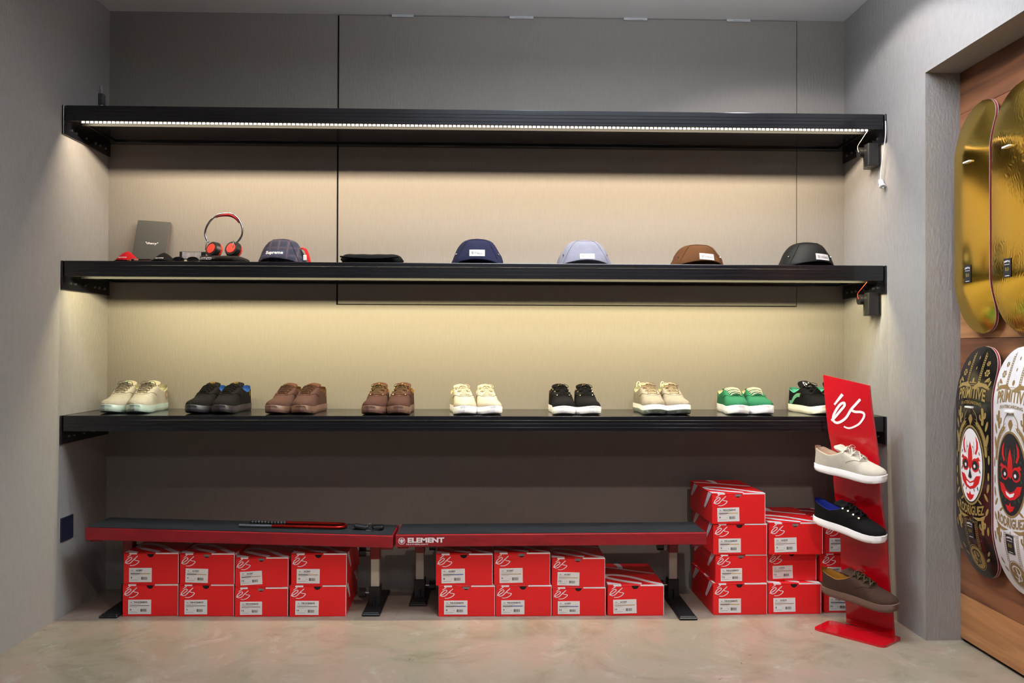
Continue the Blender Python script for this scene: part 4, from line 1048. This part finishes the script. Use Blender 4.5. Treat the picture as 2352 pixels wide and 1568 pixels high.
bm = bmesh.new(); tube(bm, [(.004+.014*math.cos(q), -.004+.008*math.sin(q), .014+.010*math.sin(q)) for q in [2*PI*k/20 for k in range(21)]], .0012, 6); finish('key_ring', bm, M_chrome, t, smooth=60)
bm = bmesh.new(); bx(bm, .008, .056, -.018, .018, 0, .020, .008, seg=2); finish('fob', bm, M_blackp, t)
bm = bmesh.new(); bx(bm, .020, .040, -.0175, -.015, .005, .011, .001); finish('button', bm, M_inkg, t)
bm = bmesh.new(); bx(bm, -.014, .012, -.026, -.018, .001, .0035, .0008); cyl(bm, (.014, -.022, .0022), .008, .0025, 'Z', 14); finish('key', bm, M_steel, t)

# ================================================================ wall fittings
def socket(label, X, y0, y1, z0, z1, s, m):
    t = thing('wall_socket', label, 'socket', (X, (y0+y1)/2, (z0+z1)/2)); a = (y1-y0)/2; c = (z1-z0)/2
    bm = bmesh.new(); bx(bm, *sorted((0, s*.007)), -a, a, -c, c, .003, seg=2); finish('plate', bm, m, t)
    bm = bmesh.new(); bx(bm, *sorted((s*.007, s*.009)), -a*.72, a*.72, -c*.7, c*.7, .001); finish('insert', bm, m, t)
    return t
socket('dark blue black wall plate low on the left wall beside the bench', 0, -.388, -.296, .292, .386, 1, mat('dark_blue_plastic', (24, 30, 50), .35))
for zc, lb, ytop in ((1.842, 'upper black socket with light strip adapter under the topmost shelf', Z1), (1.236, 'lower black socket with light strip adapter under the middle shelf', Z2)):
    socket(lb, RW, -.352, -.262, zc-.043, zc+.043, -1, M_blackp)
    t = thing('power_adapter', 'black plug adapter of the %s shelf light with a thin white wire' % ('topmost' if zc > 1.5 else 'middle'), 'adapter', (RW-.009, -.300, zc))
    bm = bmesh.new(); bx(bm, -.045, 0, -.052, -.012, -.045, .048, .004, seg=2); finish('body', bm, M_blackp, t)
    bm = bmesh.new(); bx(bm, -.030, 0, -.010, .030, -.045, .012, .004, seg=2); finish('plug_base', bm, mat('dark_grey_plastic', (62, 60, 58), .4), t)
    bm = bmesh.new(); cyl(bm, (-.042, .010, .022), .021, .030, 'X', 20); finish('plug', bm, M_blackp, t, smooth=40)
    bm = bmesh.new(); cyl(bm, (-.0315, .006, -.020), .0025, .003, 'X', 8); cyl(bm, (-.0315, .014, -.020), .0025, .003, 'X', 8); finish('pin_hole', bm, M_gap, t)
    bm = bmesh.new(); tube(bm, smoothpath([(-.057, .010, .024), (-.064, .002, .045), (-.062, -.030, .065), (-.060, -.074, ytop-FZ-zc-.003)], 6), .0012, 6)
    finish('wire', bm, mat('pale_wire', (200, 190, 185), .4) if zc > 1.5 else mat('red_wire', (190, 60, 40), .4), t, smooth=60)
t = thing('hanging_plug', 'white lead with small white connector hanging off the right end of the topmost shelf', 'cable', (RW-.012, -.405, Z1-.03))
ob = t.location
pth = [at(2034, 278, X=RW-.012), at(2034, 310, X=RW-.014), at(2029, 350, X=RW-.016), at(2024, 385, X=RW-.016), at(2022, 414, X=RW-.016)]
bm = bmesh.new(); tube(bm, smoothpath([p-ob for p in pth], 5), .0022, 6); finish('cord', bm, M_white, t, smooth=60)
a = pth[-1]-ob; b = at(2030, 438, X=RW-.016)-ob; dd = (b-a).normalized()
bm = bmesh.new(); tube(bm, [a-dd*.002, a+dd*.004, a+dd*.026, a+dd*.027, a+dd*.034], [.006, .0085, .0095, .012, .012], 10); finish('connector', bm, M_white, t, smooth=30)
bm = bmesh.new(); tube(bm, [a+dd*.034, a+dd*.045], .0035, 8); finish('pin', bm, M_steel, t, smooth=40)
t = thing('wall_plug', 'small grey plug and pale lead on the left wall above the topmost shelf', 'plug', (.0, -.093, 2.10))
bm = bmesh.new(); bx(bm, 0, .022, -.014, .014, -.018, .030, .004, seg=2); finish('plug_body', bm, mat('dark_grey_plastic', (62, 60, 58), .4), t)
bm = bmesh.new(); tube(bm, smoothpath([(.010, 0, .030), (.008, .002, .050), (.004, .004, .068)], 4), [.005]*8+[.002], 8); finish('plug_tip', bm, mat('grey_white_plastic', (150, 150, 150), .5), t, smooth=60)
bm = bmesh.new(); tube(bm, smoothpath([(.014, 0, -.018), (.022, .004, -.040), (.020, .02, -.060), (.018, .035, -.095)], 4), .0028, 6)
tube(bm, smoothpath([(.012, -.006, -.018), (.012, -.010, -.05), (.014, -.008, -.098)], 4), .0028, 6); finish('lead', bm, M_white, t, smooth=60)

# ================================================================ skateboard decks on the recess wall
DL, DW = .80, .205
def deck(label, yc, z0, X, kind, L=DL):
    t = thing('skateboard_deck', label, 'skateboard deck', (X, yc, z0), -PI/2, 'skateboard decks on the wooden wall')
    hw0 = DW/2
    def hw(q):        # q along 0..1
        e = min(q, 1-q)*L; r = .105
        return hw0 if e >= r else hw0*max(0, 1-((r-e)/r)**2.3)**.5*(1)
    def prof(q):
        e = min(q, 1-q)*L; k = .185
        return 0 if e > k else .050*((k-e)/k)**1.55
    def surf(x, z, lift=0):
        q = z/L; w = max(hw(min(1, max(0, q))), .004); f = max(-1, min(1, x/hw0))
        return Vector((x, prof(min(1, max(0, q)))+.009*f*f*(1 if 0 < q < 1 else 1)-lift, z))
    qs = [(1-math.cos(PI*k/64))/2*.5+.5*k/64 for k in range(65)]; nxx = 10; th = .011
    V = []; Fc = []; I = []
    for lay in (0, 1):
        for q in qs:
            w = hw(q)
            for k in range(nxx+1):
                p = surf(w*(-1+2*k/nxx), q*L); p.y += lay*th; V.append(p)
    N = len(qs)*(nxx+1)
    for lay in (0, 1):
        for a in range(len(qs)-1):
            for k in range(nxx):
                o = lay*N; c = (o+a*(nxx+1)+k, o+a*(nxx+1)+k+1, o+(a+1)*(nxx+1)+k+1, o+(a+1)*(nxx+1)+k); Fc.append(c if not lay else c[::-1]); I.append(0 if not lay else 2)
    for a in range(len(qs)-1):
        for k in (0, nxx):
            i0, i1 = a*(nxx+1)+k, (a+1)*(nxx+1)+k; c = (i0, i1, i1+N, i0+N); Fc.append(c if k == 0 else c[::-1]); I.append(1)
    m0 = {'gold': M_g1, 'gold2': M_g2, 'black': M_db, 'white': M_dw}[kind]
    raw('board', V, Fc, [m0, M_ply, M_ply2], t, smooth=50, idx=I)
    # coloured ply line on both edges
    for s in (-1, 1):
        Vp = []; Fp = []
        for q in qs:
            w = hw(q)+.0005
            for yy_ in (.002, .0075): p = surf(s*w, q*L); p.x = s*w; p.y += yy_; Vp.append(p)
        raw('ply_edge', Vp, [(2*i, 2*i+1, 2*i+3, 2*i+2) for i in range(len(qs)-1)], M_plyr, t)
    bm = bmesh.new(); c = surf(-.002, L*.735, .006); bx(bm, c.x-.019, c.x+.019, c.y-.003, c.y+.008, c.z-.003, c.z+.003, .001, seg=2); finish('peg', bm, M_white, t)
    def laid(name, groups, mats):
        V = []; Fc = []; I = []
        for art, mi, layer in groups:
            art = fine(art, .012); o = len(V)
            for x, z in art[0]: V.append(surf(x, z, .0006*layer))
            for f in art[1]: Fc.append(tuple(i+o for i in f)); I.append(mi)
        return raw(name, V, Fc, mats, t, idx=I)
    sz = L*(.255 if 'gold' in kind else .205)
    sxo = -.004
    laid('sticker', [(rect2(sxo-.019, sz-.030, sxo+.019, sz+.030, 3, 6), 0, 3), (xf2(text2('PRIMITIVE', .006, .030, .03, arch=.003), dx=sxo, dy=sz+.021), 1, 4), (rect2(sxo-.014, sz+.010, sxo+.014, sz+.0115), 1, 4),
                     (xf2(text2('8.0', .012, .018, .02), dx=sxo, dy=sz-.004), 2, 4), (rect2(sxo-.011, sz-.026, sxo+.011, sz-.024), 1, 4)], [M_ink, M_print, mat('gold_ink', (150, 128, 60), .5)])
    if 'gold' in kind: return t
    dark = kind == 'black'
    ink = mat('khaki_gold_ink', (140, 116, 66), .4) if dark else mat('khaki_ink', (134, 108, 66), .45)
    bg = M_db if dark else M_dw
    G = []
    cz = L*.485; ow, oh = .064, L*.158
    # nose: two ladders, dots, flowers
    for s in (-1, 1):
        G.append((rect2(s*.028-.0012, L*.84, s*.028+.0012, L*.975, 1, 10), 0, 1)); G.append((rect2(s*.036-.0012, L*.84, s*.036+.0012, L*.96, 1, 10), 0, 1))
        for k in range(14): G.append((rect2(s*.032-.0028, L*.845+k*.0072, s*.032+.0028, L*.845+k*.0072+.003), 0, 1))
        for (fx, fz, fr) in ((.062, .885, .0085), (.056, .925, .006), (.076, .855, .005)):
            for k in range(6): G.append((ell2(s*fx+fr*math.cos(k*PI/3), L*fz+fr*math.sin(k*PI/3), fr*.5, fr*.5, 8), 0, 1))
            G.append((ell2(s*fx, L*fz, fr*.3, fr*.3, 8), 0, 1))
        G.append((poly2([(s*.004, L*.822), (s*.03, L*.845), (s*.072, L*.838), (s*.092, L*.815), (s*.055, L*.826)]), 0, 1))
        for (lx_, lz_, a_, b_, r_) in ((.070, .855, .004, .013, .9), (.085, .84, .004, .011, .4), (.060, .63, .006, .020, -.5), (.082, .66, .005, .018, .3), (.084, .60, .006, .022, .2), (.088, .40, .005, .016, .2), (.080, .36, .005, .015, -.6), (.050, .335, .004, .012, -1.),
                                       (.084, .30, .005, .014, .4), (.066, .255, .004, .013, -.7), (.088, .22, .005, .015, .1), (.090, .45, .004, .014, 0), (.092, .52, .004, .016, 0), (.070, .12, .004, .012, .7), (.058, .09, .004, .012, 1.)):
            G.append((ell2(s*lx_, L*lz_, a_, b_, 12, s*-r_), 0, 1))
        # cactus shapes either side
        for zc_ in (.70, .235):
            G.append((ribbon([(s*.062, L*zc_-.03), (s*.064, L*zc_), (s*.062, L*zc_+.028)], .012, 4), 0, 1))
            G.append((ribbon([(s*.062, L*zc_-.006), (s*.074, L*zc_-.002), (s*.076, L*zc_+.014)], .008, 4), 0, 1))
            G.append((ribbon([(s*.062, L*zc_-.014), (s*.052, L*zc_-.008), (s*.051, L*zc_+.006)], .007, 4), 0, 1))
        # banner beside the oval
        G.append((ribbon([(s*.030, L*.672), (s*.055, L*.640), (s*.074, L*.59), (s*.080, L*.53)], .012, 5), 0, 1))
        for k in range(5): G.append((ell2(s*(.040+.009*k), L*(.662-.022*k), .0014, .002, 6), 1, 2))
        G.append((poly2([(s*.012, L*.262), (s*.05, L*.268), (s*.078, L*.285), (s*.07, L*.262), (s*.04, L*.252)]), 0, 1))
        G.append((rect2(s*.026-.0008, L*.125, s*.026+.0008, L*.25, 1, 10), 0, 1)); G.append((rect2(s*.036-.0008, L*.125, s*.036+.0008, L*.25, 1, 10), 0, 1))
        for k in range(15): G.append((rect2(s*.031-.0024, L*.13+k*.0064, s*.031+.0024, L*.13+k*.0064+.0022), 0, 1))
        for k in range(3): G.append((ring2(0, cz, ow+.016+.008*k, oh+.020+.010*k, .0012, 24, *( (PI*.12, PI*.42) if s > 0 else (PI*.58, PI*.88))), 0, 1))
    G += [(ell2(0, L*.95, .003, .006, 8), 0, 1), (ell2(0, L*.905, .003, .006, 8), 0, 1), (ell2(0, L*.852, .006, .009, 12), 0, 1)]
    if dark: G.append((rect2(-.020, L*.84, .020, L*.845), 0, 1))
    G.append((xf2(text2('PRIMITIVE', .040, .150, .03, arch=.010), dy=L*.800), 0, 1.5))
    G.append((xf2(text2('SKATEBOARDING', .011, .116, .015, arch=.006), dy=L*.757), 0, 1.5))
    G.append((ribbon([(-.088, L*.812), (-.05, L*.828), (0, L*.833), (.05, L*.828), (.088, L*.812)], .0014, 5), 0, 1))
    G += [(ribbon([(-.034, L*.655), (-.032, L*.70), (0, L*.735), (.032, L*.70), (.034, L*.655)], .003, 6), 0, 1), (poly2([(-.012, L*.685), (0, L*.655), (.012, L*.685), (.006, L*.705), (-.004, L*.702)]), 0, 1)]
    G.append((xf2(text2('RODRIGUEZ', .032, .142, .035), dy=L*.290), 0, 1.5)); G[-1] = ((([(x, z+.012*(x/.071)**2) for x, z in G[-1][0][0]]), G[-1][0][1]), 0, 1.5)
    G.append((xf2(text2('EL', .006, .008, .01), dy=L*.252), 0, 1)); G.append((xf2(text2('TORO MACHO', .007, .045, .01), dy=L*.243), 0, 1))
    # round emblem on the tail
    pz = L*.085
    G += [(ring2(0, pz, .043, .043, .002), 0, 1), (ell2(0, pz, .038, .038, 36), 0, 1),
          (ribbon([(-.012, pz-.024), (-.002, pz-.020), (.002, pz), (-.002, pz+.020)], .005, 5), 1, 2), (ribbon([(-.018, pz+.004), (-.020, pz+.016), (-.006, pz+.025), (.012, pz+.022), (.018, pz+.010), (.010, pz), (-.004, pz+.002)], .005, 5), 1, 2),
          (ribbon([(.002, pz+.002), (.014, pz-.006), (.010, pz-.018), (-.006, pz-.016), (-.018, pz-.010)], .004, 5), 1, 2)]
    laid('graphic', G, [ink, bg])
    # oval with the grinning horned mask
    red = mat('red_ink', (196, 28, 30), .4); grn = mat('green_ink', (28, 84, 60), .4)
    ob_, of_ = (M_print, M_ink) if dark else (M_ink, M_print)
    A = [(ell2(0, cz, ow+.010, oh+.012, 40), 4, 1.4), (ell2(0, cz, ow+.004, oh+.005, 40), 5, 1.8), (ell2(0, cz, ow, oh, 40), 0, 2.2)]
    def m(pts): return poly2([(x*ow, cz+y*oh) for x, y in pts])
    for s in (-1, 1):
        A.append((m([(s*.45, .82), (s*.66, .66), (s*.68, .48), (s*.52, .30), (s*.40, .34), (s*.52, .46), (s*.53, .62)]), 1, 3))
        A.append((ell2(s*.45*ow, cz+.02*oh, .33*ow, .19*oh, 20, -s*.25), 1, 3)); A.append((ell2(s*.43*ow, cz+.01*oh, .24*ow, .13*oh, 20, -s*.25), 2, 3.6)); A.append((ell2(s*.40*ow, cz-.01*oh, .09*ow, .05*oh, 10), 3, 4.2))
        A.append((m([(s*.20, .12), (s*.72, .26), (s*.86, .16), (s*.60, .16)]), 1, 3.9))
        A.append((ribbon([(s*.28*ow, cz+.30*oh), (s*.35*ow, cz+.48*oh), (s*.30*ow, cz+.66*oh)], .0016, 4), 4, 3))
        for (x, y, r_) in ((.80, -.12, .05), (.64, -.60, .05), (.36, -.66, .04), (.72, .0, .04), (.24, .50, .03), (.76, .35, .04)): A.append((ell2(s*x*ow, cz+y*oh, r_*ow*.9, r_*oh*1.3, 10, s*.4), 6, 3))
    A.append((m([(0, .66), (.17, .40), (.20, .18), (.12, -.05), (0, -.14), (-.12, -.05), (-.20, .18), (-.17, .40)]), 1, 3.2))
    A.append((m([(0, -.06), (.16, -.32), (.05, -.36), (-.05, -.36), (-.16, -.32)]), 2, 4))
    A.append((m([(-.86, -.24), (-.52, -.27), (-.30, -.40), (0, -.46), (.30, -.40), (.52, -.27), (.86, -.24), (.72, -.46), (.40, -.60), (0, -.66), (-.40, -.60), (-.72, -.46)]), 1, 3.4))
    A.append((m([(-.36, -.44), (0, -.50), (.36, -.44), (.26, -.54), (0, -.59), (-.26, -.54)]), 3, 4.2))
    A.append((m([(0, -.70), (.10, -.80), (.36, -.78), (.22, -.90), (0, -.96), (-.22, -.90), (-.36, -.78), (-.10, -.80)]), 1, 3.4))
    laid('oval_emblem', A, [ob_, red, M_ink, M_print, ink, M_ink if dark else M_ink, grn])
    return t
M_g1 = gold_mat('gold_foil', False); M_g2 = gold_mat('engraved_gold_foil', True)
M_db = mat('black_deck_lacquer', (22, 20, 20), .18, coat=.5); M_dw = mat('white_deck_lacquer', (226, 222, 228), .25, coat=.5)
M_ply = mat('maple_ply_edge', (196, 186, 176), .4); M_ply2 = mat('maple_ply', (170, 130, 90), .6); M_plyr = mat('crimson_ply', (140, 30, 56), .4)
XD = RW+RD-.073
deck('shiny plain gold skateboard deck, upper left on the wooden wall', -.868, 1.109, XD, 'gold')
deck('shiny gold deck with engraved lines, upper right on the wooden wall', -1.085, 1.109, XD, 'gold2')
deck('black skateboard deck with gold ornament and white oval horned face', -.878, .281, XD, 'black', .785)
deck('white skateboard deck with khaki ornament and black oval horned face', -1.094, .281, XD, 'white', .785)
